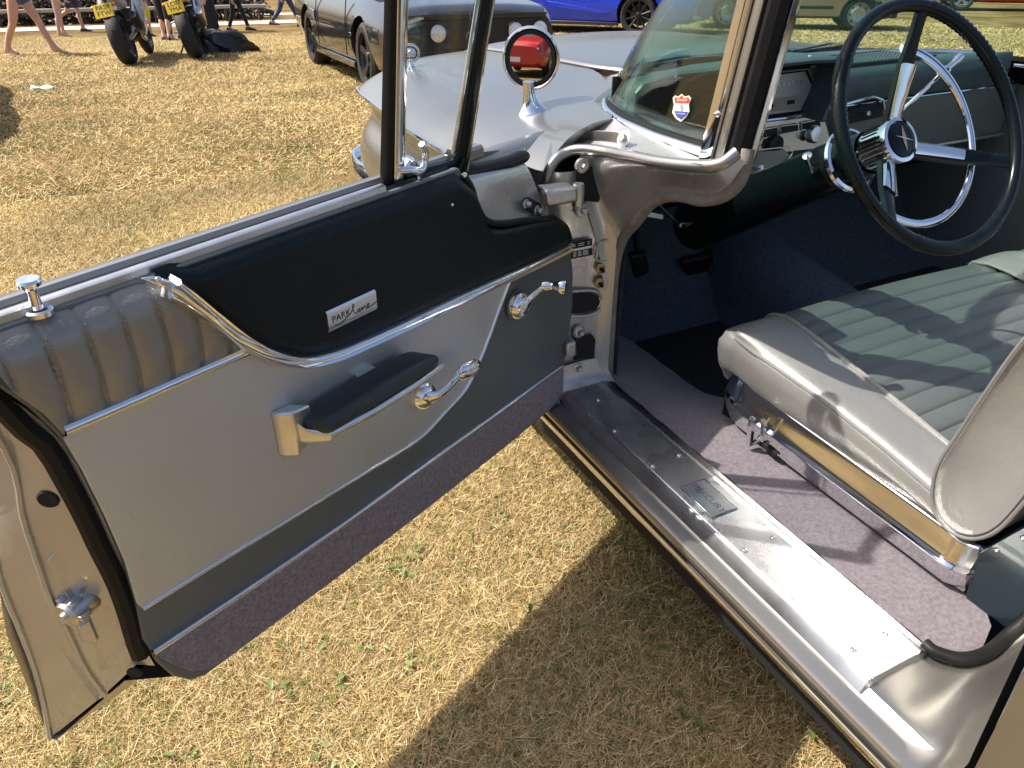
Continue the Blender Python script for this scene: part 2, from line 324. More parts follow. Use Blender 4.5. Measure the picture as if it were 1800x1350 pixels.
for cx_, cy2 in zip(gt.uniform(-2.2, 1.2, 260), gt.uniform(1.8, 6., 260)):
    k = int(gt.integers(10, 40)); s_ = gt.uniform(.02, .09); tx.append(cx_+gt.normal(0, s_, k)); ty.append(cy2+gt.normal(0, s_, k))
tx, ty = np.concatenate(tx), np.concatenate(ty); k = notcar(tx, ty)
tag(blades('green_tufts', tx[k], ty[k], .032, .0022, 10, 65, 2, lambda x, y, g: np.array([(.15, .20, .05)])*g.uniform(.6, 1.5, (len(x), 1))*np.array([[1.1, 1, 1]]), M_blade, 36), kind='stuff', label='green tufts surviving in the dry turf')
x, y = scatter(150000, 3.4, 17., 4.6, 15.5, 24, lambda x, y: vis(x, y) & notcar(x, y) & (x > .2*y+1.2))
tag(blades('side_grass', x, y, .06, .0085, 3, 40, 1, gcol, M_blade, 34), kind='stuff', label='parched grass in front of the champagne hatchback')
# green weed leaves flat among the straw
M_leaf = mat('weed_leaf', (.11, .17, .035), .5, 0, var=.35, vscale=30)
mb = MB(); g = np.random.default_rng(5)
cl_ = [(g.uniform(-.5, .95), g.uniform(.35, 1.45)) for _ in range(95)]
for cx_, cy2 in cl_:
    for _ in range(int(g.integers(1, 7))):
        x, y = cx_+g.normal(0, .02), cy2+g.normal(0, .02); a = g.uniform(0, 6.28); L = g.uniform(.010, .026); Wd = L*g.uniform(.28, .5); d = A_(a) if False else np.array([math.cos(a), math.sin(a), g.uniform(.05, .5)]); s2 = np.array([-math.sin(a), math.cos(a), g.normal(0, .2)]); o = np.array([x, y, .008+g.uniform(0, .010)])
        mb.add([o, o+d*L*.4+s2*Wd*.5+[0, 0, .002], o+d*L*.8+s2*Wd*.4, o+d*L*1.1-[0, 0, .003], o+d*L*.8-s2*Wd*.4, o+d*L*.4-s2*Wd*.5+[0, 0, .002], o+d*L*.5], [(0, 1, 6), (1, 2, 6), (2, 3, 6), (3, 4, 6), (4, 5, 6), (5, 0, 6)])
wd_ = obj('weeds', mb, M_leaf, None, local=True); tag(wd_, 'small green weed leaves among the dry grass', None, kind='stuff')
# ================================================================ THE SILVER CAR
car = empty('silver_car', (1.72, .9, 0))
tag(car, 'silver vintage open-top car with its driver door swung wide open', 'car')
def interp(z, tab): a = sorted(tab); return float(np.interp(z, [t[0] for t in a], [t[1] for t in a]))
# ---------------------------------------------------------------- driver's door
skin_rear = [(.33, -.172), (.45, -.166), (.60, -.155), (.70, -.132), (.82, -.095), (1.04, -.085)]
prof = [(-.028, 1.020), (-.029, 1.034), (-.034, 1.039), (-.048, 1.039), (-.060, 1.032), (-.074, 1.016), (-.112, .972), (-.143, .90), (-.153, .75), (-.147, .55), (-.137, .42), (-.130, .352), (-.122, .350), (-.105, .385), (-.02, .402), (-.012, .41)]
rows = []
for off, z in prof:
    s0 = interp(z, skin_rear) if off < -.125 else (-.10 if z > .9 else interp(off, [(-.122, -.166), (-.105, -.06), (-.02, .0), (-.01, .01)]))
    s1 = .74 if z > 1.01 else (.74+.25*min(1, (1.01-z)/.03) if z > .93 else 1.0)
    rows.append([DW(s0+(s1-s0)*t, z, off) for t in np.linspace(0, 1, 26)])
mb = MB().grid(rows)
door = obj('door', mb, M_paint, car, label='open driver door with pleated, black and grey vinyl lining')
# shut face at the door's rear end
def curve(px, off, top, n=22):
    pts = [(s, z) for s, z in top]+[PDs(u, v, off) for u, v in px]
    P = resample(spl([(a, b, 0) for a, b in pts], 6), n); return [DW(p[0], p[1], off) for p in P]
c0 = curve([(0, 690), (50, 722), (100, 768), (140, 825), (180, 905), (215, 985), (238, 1060), (252, 1130), (272, 1170)], -.006, [(-.112, 1.03)])
c1 = curve([(0, 742), (52, 780), (80, 832), (120, 904), (148, 964), (180, 1016), (200, 1060), (220, 1112), (240, 1168)], -.032, [(-.105, 1.03)])
c1b = curve([(24, 780), (52, 900), (86, 992), (100, 1040), (132, 1100), (160, 1164), (190, 1215)], -.066, [(-.098, 1.03), (-.10, .95)])
c1c = curve([(24, 820), (40, 905), (68, 992), (88, 1050), (120, 1110), (150, 1174), (186, 1222)], -.074, [(-.097, 1.03), (-.10, .95)])
c2 = curve([(0, 932), (32, 996), (64, 1064), (100, 1128), (135, 1184), (170, 1232)], -.104, [(-.09, 1.03), (-.10, .95), (-.115, .82)])
c3 = curve([(0, 1012), (32, 1096), (60, 1170), (76, 1230), (89, 1297)], -.131, [(-.085, 1.03), (-.09, .95), (-.11, .82)])
fN0 = unit(-dE*.74+dN*.68)
obj('shut_face', MB().grid([c0, c1, c1b, c1c, c2, c3]), M_jamb, door, ang=30)
for nm_, cc_ in (('pressed_ridge', c1c), ('skin_hem', c3)): obj(nm_, MB().tube([p+fN0*.001 for p in cc_], .0042, 6), M_jamb, door)
mid = [(a*.45+b*.55)+dN*.004 for a, b in zip(c0, c1)]
obj('weather_seal', MB().tube(mid[:-1], .0135, 8), M_rubber, door)
fN = unit(-dE*.74+dN*.68)
hp = PD(88, 872, -.045)+fN*.006
obj('access_hole', MB().lathe([(.013, 0), (.011, .002), (0, .001)], hp, fN, 16), M_blackin, door)
hp = PD(238, 1178, -.03)+fN*.004
obj('drain_hole', MB().lathe([(.011, 0), (.009, .002), (0, .001)], hp, fN, 12), M_blackin, door)
lp = PD(152, 1052, -.058)
mb = MB().lathe([(.020, -.012), (.020, .006), (.019, .010), (.019, .030), (.016, .034), (.007, .034), (.006, .038), (0, .038)], lp, unit(-dE+dN*.25), 14)
obj('latch_rotor', mb, M_steel, door, ang=30)
lpoly = [(84, 985), (103, 960), (130, 948), (152, 985), (178, 1040), (194, 1115), (200, 1172), (178, 1178), (158, 1110), (122, 1052), (96, 1012)]
obj('latch_recess', MB().prism([PD(u, v, -.058)-fN*.004 for u, v in lpoly], fN*.0075), M_jamb, door, bevel=.002)
for _k in range(6):
    _a = _k*math.pi/3; _ax = unit(-dE+dN*.25); _u = unit(np.cross(_ax, zU)); _w = np.cross(_ax, _u)
    obj('latch_tooth', MB().box(lp+_ax*.021+(_u*math.cos(_a)+_w*math.sin(_a))*.0195, (.010, .008, .018), np.array([_u*math.cos(_a)+_w*math.sin(_a), -_u*math.sin(_a)+_w*math.cos(_a), _ax])), M_steel, door, bevel=.0015)
screw(door, PD(148, 1008, -.05)+fN*.006, fN, .006); screw(door, PD(186, 1092, -.05)+fN*.004, fN, .004)
mb = MB()
for q in ((134, 1012, .030, .075), (150, 1104, .020, .05)):
    c = PD(q[0], q[1], -.06)+fN*.001; mb.box(c, (q[2], q[3], .004), np.array([unit(np.cross([0, 0, 1], fN)), zU, fN]))
obj('latch_plate', mb, M_jamb, door, bevel=.002)
# window rail along the belt
path = [DW(s, 1.030, -.014) for s in np.linspace(-.112, .478, 24)]
mb = MB().sweep(path, [(-.008, -.006), (.004, -.006), (.0065, -.003), (.0065, .003), (.004, .007), (-.008, .008)][::-1], dN)
obj('belt_trim', mb, M_alu, door, ang=50)
obj('window_slot', MB().sweep([DW(s, 1.026, -.0245) for s in np.linspace(-.112, .48, 10)], [(-.004, -.0045), (-.004, .0045), (.004, .0045), (.004, -.0045)], dN), M_rubber, door)
# trim panel
def poly(px, off=0.): return [PD(u, v, off) for u, v in px]
rear_px = [(262, 1138), (252, 1125), (240, 1062), (217, 985), (182, 905), (142, 825), (104, 768), (55, 720), (0, 682)]
front_px = [(812, 306), (828, 330), (838, 365), (852, 388), (880, 394), (930, 388), (965, 391), (990, 406), (1003, 432), (1008, 480), (1007, 540), (1000, 600), (990, 648), (987, 690), (972, 714)]
bot_px = [(900, 775), (750, 893), (600, 1009), (400, 1160), (362, 1188), (335, 1197), (305, 1190), (280, 1168)]
outline = poly(rear_px)+[DW(-.11, .98), DW(-.112, 1.026), DW(.64, 1.026)]+poly(front_px+bot_px)
obj('trim_panel', MB().prism([p-dN*.014 for p in outline], dN*.0135), M_darkv, door, bevel=.003)
sw_px = [(300, 506), (330, 524), (380, 562), (430, 600), (480, 625), (535, 635), (590, 624), (650, 599), (720, 567), (800, 529), (880, 493), (950, 461), (1003, 434)]
sw = [PDs(*p) for p in sw_px]; Btab = [(s, z) for s, z in sw]
pipe_px = [(897, 490), (882, 528), (862, 585), (842, 636), (818, 684), (782, 724), (744, 764), (700, 795), (640, 831), (560, 880), (450, 947), (350, 1008), (250, 1070)]
sil = [PD(*p) for p in [(250, 1070), (238, 1058), (217, 985), (182, 905), (142, 825), (108, 768)]]+[DW(.19, .884)]+[DW(s, z) for s, z in sw if s > .19 and s < .785]+[PD(*p) for p in pipe_px[:-1]]
obj('silver_panel', MB().prism([p+dN*.0003 for p in sil], dN*.0035), M_silverv, door, bevel=.0015)
kick = poly([(270, 1148), (600, 921), (800, 779), (988, 645), (986, 690), (972, 711), (900, 772), (750, 890), (600, 1005), (402, 1150), (365, 1172), (335, 1178), (300, 1165)])
obj('carpet_kick_panel', MB().prism([p+dN*.0003 for p in kick], dN*.006), M_carpetD, door, bevel=.002)
# black padded upper panel
Ttab = [(-.2, 1.03), (.625, 1.03), (.652, 1.012), (.668, .985), (.684, .94), (.705, .912), (.74, .898), (.79, .890), (.877, .878), (.93, .866), (.962, .846), (.984, .802)]
rows = []
for k in range(19):
    t = k/18; row = []
    for s in np.r_[np.linspace(.095, .60, 40), np.linspace(.61, .984, 50)]:
        zb = interp(s, Btab) if s > .11 else 1.0; zt = max(interp(s, Ttab), zb+.002); zz = zb+(zt-zb)*t; h = zt-zb
        dtop = zt-zz; roll = -.030*max(0, 1-dtop/.030)**2 if s < .66 else -.020*max(0, 1-dtop/.018)**2
        row.append(DW(s, zz, .004+.012*min(1, (zz-zb)/.03)+roll*min(1, h/.05)))
    rows.append(row)
obj('black_pad', MB().grid(rows), M_blackv, door)
# piping round the scoop of the pad
scoop = [PD(u, v, .004) for u, v in [(815, 308), (828, 330), (838, 362), (853, 386), (880, 393), (930, 387), (965, 390), (988, 405), (1001, 430)]]
obj('pad_edging', MB().tube(spl(scoop, 6), .0065, 8), M_blackv, door)
# pleated pewter pad
rows = []; zs = np.r_[np.linspace(.886, 1.0, 14), np.linspace(1.006, 1.031, 8)]
P0 = sorted([(z, s) for s, z in [PDs(*p) for p in rear_px]]+[(1.035, -.112)])
for z in zs:
    l = interp(z, P0)+.004; r = interp(z, [(.880, .197), (.985, .128), (1.02, .094), (1.035, .085)])
    row = []
    for s in np.linspace(l, r, 120):
        ph = abs(((s+.0035)/.0415+.5) % 1-.5)*.0415     # distance to the nearest seam
        g = -.0045*math.exp(-(ph/.0030)**2)+.0022*(1-math.exp(-(ph/.012)**2))
        tz = max(0, (z-.985)/.046); roll = -.034*tz**2.2
        row.append(DW(s, z, .007+.012*math.sin(min(1, (z-.886)/.06)*1.57)+g*(1-.6*tz)+roll))
    rows.append(row)
obj('pleated_pad', MB().grid(rows), M_pewter, door)
mb = MB()
for k in range(-1, 5):
    sx = -.0035+.0415*k
    for z in np.arange(.892, 1.005, .0062):
        if sx < interp(z, [(.880, .19), (.985, .125), (1.02, .09)]) and sx > interp(z, P0)+.01:
            tz = max(0, (z-.985)/.046)
            mb.box(DW(sx+.0022, z, .0125+.011*math.sin(min(1, (z-.886)/.06)*1.57)-.0035-.034*tz**2.2), (.0012, .0010, .0040), np.array([dE, dN, zU]))
o_ = obj('stitching', mb, M_pewter, door); o_['kind'] = 'stuff'
# bright strips
sc = [1.]*200
pth = spl([PD(u, v, .024 if i < 3 else .020 if i < 5 else .016) for i, (u, v) in enumerate(sw_px)], 8)
n_ = len(pth); scl = [1.35-.35*min(1, i/14) for i in range(n_)]
swoosh = obj('chrome_sweep', MB().sweep(pth, [(-.010, -.010), (-.010, .004), (-.007, .009), (-.003, .006), (.000, .002), (.003, .006), (.007, .0105), (.010, .006), (.011, -.010)], dN, scl), M_chrome, door, ang=45)
hd = [PD(u, v, .0205) for u, v in [(244, 488), (268, 484), (296, 492), (322, 508), (342, 526), (336, 536), (318, 524), (285, 505)]]
obj('sweep_head', MB().prism(hd, dN*.006), M_chrome, door, bevel=.0025, seg=3)
screw(swoosh, PD(279, 493, .0268), dN, .0042)
half = [(-.0055, -.008), (-.0055, .001), (-.004, .004), (-.001, .0055), (.002, .005), (.0045, .003), (.0055, 0), (.0055, -.008)]
obj('pad_strip', MB().sweep([PD(112, 757, .012), PD(160, 737, .012), PD(300, 676, .012), PD(435, 617, .012)], [(x*1.35, y*1.2) for x, y in half], dN), M_chrome, door, ang=50)
hp_ = [(-.0035, -.004), (-.0035, .002), (-.001, .0042), (.0015, .004), (.0035, .002), (.0035, -.004)]
obj('curved_strip', MB().sweep(spl([PD(u, v, .003) for u, v in pipe_px], 6), hp_, dN), M_chrome, door, ang=50)
obj('lower_strip', MB().sweep([PD(270, 1147, .004), PD(420, 1047, .004), PD(600, 924, .004), PD(743, 821, .004), PD(900, 707, .004), PD(989, 643, .004)], [(x*.85, y*.85) for x, y in half], dN), M_chrome, door, ang=50)
# name badge
b4 = [PD(u, v, .0135) for u, v in [(559, 545), (646, 506), (645, 537), (560, 572)]]
bs0, bz0 = .317, .863; bs1, bz1 = .414, .895
mb = MB(); cs = [(-.0165, 0), (-.0165, .004), (-.013, .0062), (.013, .0062), (.0165, .004), (.0165, 0)]
mb.loft([[DW(s, (bz0+bz1)/2+a, .0125+b) for a, b in cs] for s in (bs0, bs1)])
badge = obj('badge', mb, M_alu, door, label='small aluminium script name plate')
tb = text_mb('PARK', .0150, DW(.3425, .8795, .019), dE, zU, .0002); obj('lettering', tb, M_blackin, badge, smooth=False)
scr = [(.3225, .871), (.328, .8685), (.336, .869), (.346, .8725), (.356, .878), (.3625, .885), (.363, .889), (.3605, .888), (.3605, .882), (.3625, .875), (.3665, .8725), (.3695, .876), (.3735, .8785), (.3715, .874), (.3735, .872), (.377, .8765), (.3785, .8785), (.379, .873), (.383, .8785), (.3855, .877), (.386, .873), (.390, .874), (.393, .878), (.391, .8795), (.389, .876), (.391, .8725), (.398, .8735), (.409, .8765)]
obj('script_lettering', MB().tube([DW(a, b, .0190) for a, b in spl([(a, b, 0) for a, b in scr], 4) for a, b in [(a, b)]] if False else [DW(p[0]+.005, p[1], .0190) for p in spl([(a, b, 0) for a, b in scr], 4)], .0006, 5), M_blackin, badge)
# armrest
ax = np.array([dE, dN, zU])
def dloft(secs): return [[DW(s+ds, z0+z, o0+o) for (ds, o, z) in sec] for s, o0, z0, sec in secs]
def rr(wd, ht, k=4, skew=0.):
    out = []; r = min(wd, ht)*.42
    for cx, cy, a0 in ((wd/2-r, ht/2-r, 0), (-wd/2+r, ht/2-r, 90), (-wd/2+r, -ht/2+r, 180), (wd/2-r, -ht/2+r, 270)):
        for i in range(k+1):
            a = R_(a0+90*i/k); o = cx+r*math.cos(a); out.append((-skew*o, o, cy+r*math.sin(a)))
    return out
secs = []
for s, o0, z0, wd, ht in ((.240, .040, .747, .046, .008), (.243, .040, .748, .058, .022), (.255, .040, .749, .062, .030), (.33, .039, .751, .062, .032), (.43, .039, .752, .060, .032), (.470, .040, .752, .058, .028), (.486, .041, .752, .052, .020), (.491, .041, .752, .042, .010)):
    secs.append((s, o0, z0, rr(wd, ht, 4, -.35)))
arm = obj('armrest', MB().loft(dloft(secs)), M_armpad, door, sub=1)
secs = []
for s, o0, z0, wd, ht in ((.215, .004, .748, .012, .060), (.222, .012, .744, .020, .046), (.230, .026, .735, .040, .026), (.245, .039, .7335, .058, .016), (.33, .040, .7325, .067, .013), (.43, .040, .7335, .065, .013), (.494, .041, .738, .056, .010), (.498, .042, .740, .045, .006)):
    secs.append((s, o0, z0, rr(wd, ht, 4, -.35)))
obj('armrest_base', MB().loft(dloft(secs)), M_alu, arm)
mb = MB().loft([[DW(s, z, o) for s, z in ((a, .70), (a+.03, .715), (a+.036, .775), (a, .778))] for a, o in ((.205, .003), (.210, .016), (.222, .03))])
obj('armrest_bracket', mb, M_alu, arm, bevel=.004)
obj('armrest_bracket', MB().loft([[DW(s, z, o) for s, z in ((.362, .738), (.40, .738), (.402, .766-.02*(o > .02)), (.365, .766-.02*(o > .02)))] for o in (.002, .02, .030)]), M_alu, arm, bevel=.003)
# inside door release
def escutcheon(c, r=.024): return [(r, 0), (r*1.02, .004), (r*.94, .010), (r*.98, .013), (r*.86, .020), (r*.5, .026), (0, .027)], c, dN
c = PD(738, 692, .004); rel = obj('door_release', MB().lathe(*escutcheon(c, .027)), M_chrome, door)
p1 = c+dN*.030; p2 = PD(812, 655, .048); p3 = PD(846, 640, .05)
mb = MB().tube(spl([c+dN*.022, p1*.75+p2*.25+dN*.004, p2], 6), [.016, .0155, .0145, .013, .0115, .010, .009, .0085, .008, .008, .008, .0085, .009], 10, dN, .6)
obj('release_lever', mb, M_chrome, rel)
d_ = unit(p3-p2); q_ = unit(np.cross(dN, d_))
mb = MB().loft([[p2+d_*a+q_*b*math.cos(x)+dN*h*math.sin(x) for x in np.linspace(0, 2*math.pi, 12, endpoint=False)] for a, b, h in ((-.010, .008, .006), (-.004, .015, .009), (.012, .017, .011), (.034, .016, .010), (.044, .012, .008), (.048, .006, .004))])
obj('release_paddle', mb, M_chrome, rel)
# window winder
c = PD(906, 535, .004); wn = obj('window_winder', MB().lathe(*escutcheon(c, .029)), M_chrome, door)
p2 = PD(958, 502, .05)
mb = MB().tube(spl([c+dN*.018, c*.6+p2*.4+dN*.008, p2], 6), [.017, .0165, .015, .0135, .012, .0105, .0095, .009, .0085, .008, .0075, .0075, .0075], 10, dN, .6)
obj('winder_arm', mb, M_chrome, wn)
mb = MB().lathe([(.009, -.005), (.010, .004), (.0075, .010), (.0085, .018), (.013, .026), (.0145, .036), (.013, .041), (.005, .039), (0, .038)], p2, unit(dN+dE*.45), 18)
obj('winder_knob', mb, M_chrome, wn)
# lock button, screws
lp = DW(-.034, 1.028, -.004)
mb = MB().lathe([(.014, -.004), (.0145, .001), (.012, .003), (.0085, .001)], lp, zU, 20); lk = obj('lock_button', mb, M_chromew, door)
obj('lock_stem', MB().lathe([(.0055, -.004), (.0055, .022), (.007, .026), (.0115, .029), (.0125, .033), (.011, .036), (.005, .0355), (0, .035)], lp, zU, 20), M_chrome, lk)
screw(door, PD(37, 647, .014), dN, .0045); screw(door, PD(795, 360, .017), dN, .0028)
# ---- vent window (leans inwards)
LEAN = R_(8.); wT = zU*math.cos(LEAN)+dN*math.sin(LEAN); wN = dN*math.cos(LEAN)-zU*math.sin(LEAN); W0 = DW(.5, 1.03, -.034)
def PW(u, v, o=0.): return PP(u, v, W0+wN*o, wN)
def rise(p, dz): return p+wT*dz
vent = empty('vent_window', DW(.55, 1.03, -.03), parent=door)
def post(name, u0, v0, u1, v1, wd, th, m, o=0., z1=1.40, prof=None):
    a, b = PW(u0, v0, o), PW(u1, v1, o); k = (z1-a[2])/(b[2]-a[2]); b = a+(b-a)*k
    h = wd/2; t = th/2; pr = prof or [(-h, -t), (-h, t*.7), (-h*.7, t), (h*.7, t), (h, t*.7), (h, -t)]
    return obj(name, MB().sweep([a, (a+b)/2, b], pr, wN), m, vent, ang=40), a, b
post('division_channel', 679, 345, 689, 0, .013, .016, M_rubber, .004)
post('division_bar', 697, 338, 703, 0, .022, .016, M_chrome, .008)
_, fa, fb = post('front_post', 806, 300, 853, 0, .030, .016, M_bakelite, .0)
post('post_edge', 793, 290, 840, 0, .003, .006, M_chrome, .006)
post('post_edge', 819, 300, 866, 0, .004, .008, M_chrome, .006)
mb = MB().sweep(spl([PW(705, 318, .004), PW(750, 305, .004), PW(790, 292, .004), PW(803, 272, .004)], 5), [(-.013, -.012), (-.013, .010), (-.008, .013), (.010, .013), (.014, .008), (.014, -.012)], wN)
obj('lower_frame', mb, M_bakelite, vent)
mb = MB().sweep([PW(700, 340, .008), PW(760, 320, .008), PW(805, 303, .008)], [(-.003, -.008), (-.003, .004), (.003, .004), (.003, -.008)], wN); obj('frame_edge', mb, M_chromew, vent)
tl = PW(712, 0); tl = tl+wT*((1.395-tl[2])/wT[2]); tr = fb
obj('top_frame', MB().tube([tl-dE*.02, (tl+tr)/2+wT*.006, tr], .011, 10), M_chrome, vent)
gp = [PW(706, 312), PW(800, 285), fb-wT*.01, tl-wT*.004]
obj('pane', MB().prism([p-wN*.002 for p in gp], wN*.004), M_glassc, vent, smooth=False)
lh = PW(722, 296, .02)
mb = MB().lathe([(.014, -.012), (.014, .002), (.010, .006), (0, .007)], PW(722, 292, .006), wN, 18)
mb.tube(spl([PW(704, 300, .022), PW(722, 299, .028), PW(738, 300, .03), PW(746, 290, .03), PW(748, 270, .028), PW(744, 258, .03), PW(741, 253, .03)], 4), [.006]*6+[.0065]*6+[.0055]*6+[.005]*7, 10)
mb.tube([PW(738, 300, .03), PW(737, 312, .026)], .005, 8)
obj('vent_latch', mb, M_chrome, vent)
# ---- metal shoulder, rubber and skin tip in front of the vent window
g = [[PD(u, v, o) for u, v, o in r] for r in (
    [(812, 302, -.055), (845, 296, -.055), (885, 289, -.055), (920, 283, -.055)],
    [(822, 318, -.035), (855, 312, -.036), (895, 306, -.038), (932, 303, -.04)],
    [(834, 345, -.022), (865, 345, -.024), (905, 345, -.028), (944, 332, -.032)],
    [(846, 372, -.012), (875, 375, -.013), (915, 372, -.018), (956, 360, -.026)],
    [(856, 392, -.004), (885, 396, -.004), (925, 392, -.006), (962, 392, -.018)])]
g = [resample(spl(r, 6), 14) for r in g]; g = [list(c) for c in zip(*[resample(spl([r[j] for r in g], 5), 16) for j in range(14)])]
obj('door_shoulder', MB().grid(g), M_jamb, door, ang=80)
g = [[PD(u, v, o) for u, v, o in r] for r in ([(790, 288, -.125), (850, 263, -.125), (900, 247, -.125), (940, 235, -.125), (957, 231, -.125)], [(795, 290, -.11), (850, 268, -.108), (900, 252, -.105), (935, 242, -.105), (948, 238, -.11)], [(800, 300, -.075), (850, 287, -.07), (895, 276, -.068), (921, 268, -.07), (930, 262, -.075)])]
obj('skin_tip', MB().grid([resample(spl(r, 6), 16) for r in g]), M_paint, door, solid=.003)
obj('shoulder_rubber', MB().tube(spl([PD(808, 306, -.06), PD(850, 296, -.06), PD(890, 286, -.06), PD(923, 273, -.062)], 5), [.016]*15+[.012], 10, zU, .8), M_rubber, door)
obj('hinge_pocket', MB().prism([PD(u, v, -.016) for u, v in [(917, 350), (925, 345), (948, 357), (952, 375), (945, 380), (918, 366)]], dN*.005), M_blackin, door, bevel=.002)
hexbolt(door, PD(924, 358, -.012), dN, .0055); hexbolt(door, PD(943, 370, -.012), dN, .006)
CX = 1.72
def mirx(p): return np.array([2*CX-p[0], p[1], p[2]])
def A(*p): return np.array(p, float)
# ---------------------------------------------------------------- front wings and bonnet
st = {1.40: [(.94, 1.014), (.89, 1.008), (.838, .986), (.80, .952), (.762, .910), (.738, .886), (.748, .862), (.753, .80), (.738, .70), (.735, .58), (.752, .40)],
      1.70: [(1.13, 1.006), (1.0, .985), (.92, .966), (.835, .938), (.765, .905), (.722, .878), (.742, .850), (.754, .79), (.733, .70), (.728, .58), (.752, .40)],
      2.05: [(1.285, .996), (1.10, .984), (.96, .964), (.845, .934), (.77, .900), (.730, .868), (.752, .840), (.768, .785), (.738, .69), (.733, .58), (.76, .40)],
      2.45: [(1.27, .980), (1.11, .972), (.985, .954), (.875, .925), (.80, .892), (.762, .858), (.785, .828), (.80, .77), (.758, .68), (.75, .57), (.78, .40)],
      2.80: [(1.26, .955), (1.12, .948), (1.01, .934), (.91, .906), (.84, .874), (.803, .846), (.83, .815), (.842, .765), (.793, .68), (.785, .57), (.815, .42)],
      2.92: [(1.25, .925), (1.12, .918), (1.02, .908), (.94, .886), (.88, .862), (.845, .843), (.875, .812), (.90, .765), (.86, .68), (.86, .57), (.87, .44)],
      2.97: [(1.25, .88), (1.12, .875), (1.03, .87), (.97, .86), (.93, .85), (.90, .838), (.93, .81), (.97, .765), (.95, .68), (.95, .57), (.95, .46)]}
ys = sorted(st); G = [[A(x, y, z) for x, z in st[y]] for y in ys]
cols = [resample(spl([r[j] for r in G], 8), 40) for j in range(11)]
rows = [spl([cols[j][i] for j in range(6)], 5)+spl([cols[j][i] for j in range(5, 11)], 5)[1:] for i in range(40)]
wing = obj('front_wing', MB().grid(rows), M_paint, car, ang=32)
obj('front_wing', MB().grid([[mirx(p) for p in r] for r in rows]), M_paint, car, ang=32)
for f_ in (lambda p: p, mirx):
    tp = [f_(c+A(-.003, 0, .001)) for c in cols[5][:37]]
    obj('wing_moulding', MB().tube(tp, .0075, 8), M_chrome, car)
# rear edge flange of the wing
edge = [A(x, 1.398, z) for x, z in st[1.40][:9]]
obj('wing_flange', MB().grid([spl(edge, 5), [p+A(.012, .004, -.006) for p in spl(edge, 5)], [p+A(.03, .03, -.02) for p in spl(edge, 5)]]), M_jamb, car, ang=60)
hrow = []
for i, y in enumerate(np.linspace(1.90, 2.99, 26)):
    e_ = interp(y, [(1.90, 1.005), (2.05, .999), (2.45, .984), (2.80, .961), (2.92, .935), (2.99, .87)]); xl = interp(y, [(1.9, 1.34), (1.96, 1.305), (2.05, 1.29), (2.45, 1.274), (3, 1.255)])
    row = []
    for t in np.linspace(0, 1, 30):
        x = xl+(2*CX-2*xl)*t; a = abs(t-.5)*2
        row.append(A(x, y+.03*(1-a*a)*(1 if y > 2.7 else 0), e_+.003+.020*(1-a**2.2)-(.004 if a > .985 else 0)))
    hrow.append(row)
hood = obj('bonnet', MB().grid(hrow), M_paint, car, solid=.004)
for f_ in (lambda p: p, mirx):
    obj('panel_gap', MB().tube([f_(A(interp(y, [(1.9, 1.345), (1.96, 1.306), (2.05, 1.289), (2.45, 1.272), (3, 1.256)]), y, interp(y, [(1.90, 1.003), (2.05, .996), (2.45, .981), (2.80, .957), (2.92, .93)]))) for y in np.linspace(1.9, 2.92, 14)], .0035, 6), M_blackin, car)
# grille, bumper, headlamps (front of the car, seen only from the side)
mb = MB().box((CX, 2.965, .70), (1.5, .03, .28)); gr = obj('grille', mb, M_blackin, car)
for k in range(12): obj('grille_bar', MB().box((CX-.66+.12*k, 2.985, .70), (.03, .02, .25)), M_chrome, gr, bevel=.003)
bp = [A(.79, 2.50, .60), A(.775, 2.72, .60), A(.79, 2.92, .60), A(.86, 3.03, .60), A(1.05, 3.09, .60), A(CX, 3.12, .60)]
bp = spl(bp, 6); bp = bp+[mirx(p) for p in bp[:-1][::-1]]
obj('front_bumper', MB().sweep(bp, [(-.075, -.012), (-.055, .020), (-.02, .030), (.02, .030), (.060, .018), (.078, -.010), (.06, -.02), (-.06, -.02)], None if False else zU*0+A(0, 0, 1)) if False else MB().tube([p-A(0, 0, .075) for p in bp], .022, 14, zU, 3.6), M_chrome, car)
for sx in (-1, 1):
    for dx in (.56, .74):
        obj('headlamp', MB().lathe([(.085, -.02), (.085, .006), (.072, .012), (.05, .02), (0, .024)], (CX+sx*dx, 2.975, .765), (0, 1, 0), 20), M_chromew, car)
# wing-top ornament: a ball inside a ring
for f_ in (lambda p: p, mirx):
    o = f_(PZ(724, 118, .935)); 
    mb = MB().lathe([(.028, -.008), (.026, -.002), (.012, .004), (.008, .014), (.008, .028)], o, zU, 16)
    rd = unit(A(-.30, -1, .0)); c = o+A(0, 0, .045); a1 = np.cross(rd, zU)
    mb.tube([c+(a1*math.cos(x)+zU*math.sin(x))*.0265 for x in np.linspace(0, 2*math.pi, 28, endpoint=False)], .004, 8, closed=True)
    mb.lathe([(.0001, -.017), (.011, -.013), (.0165, -.004), (.0165, .004), (.011, .013), (.0001, .017)], c, rd, 16)
    obj('wing_ornament', mb, M_chrome, car)
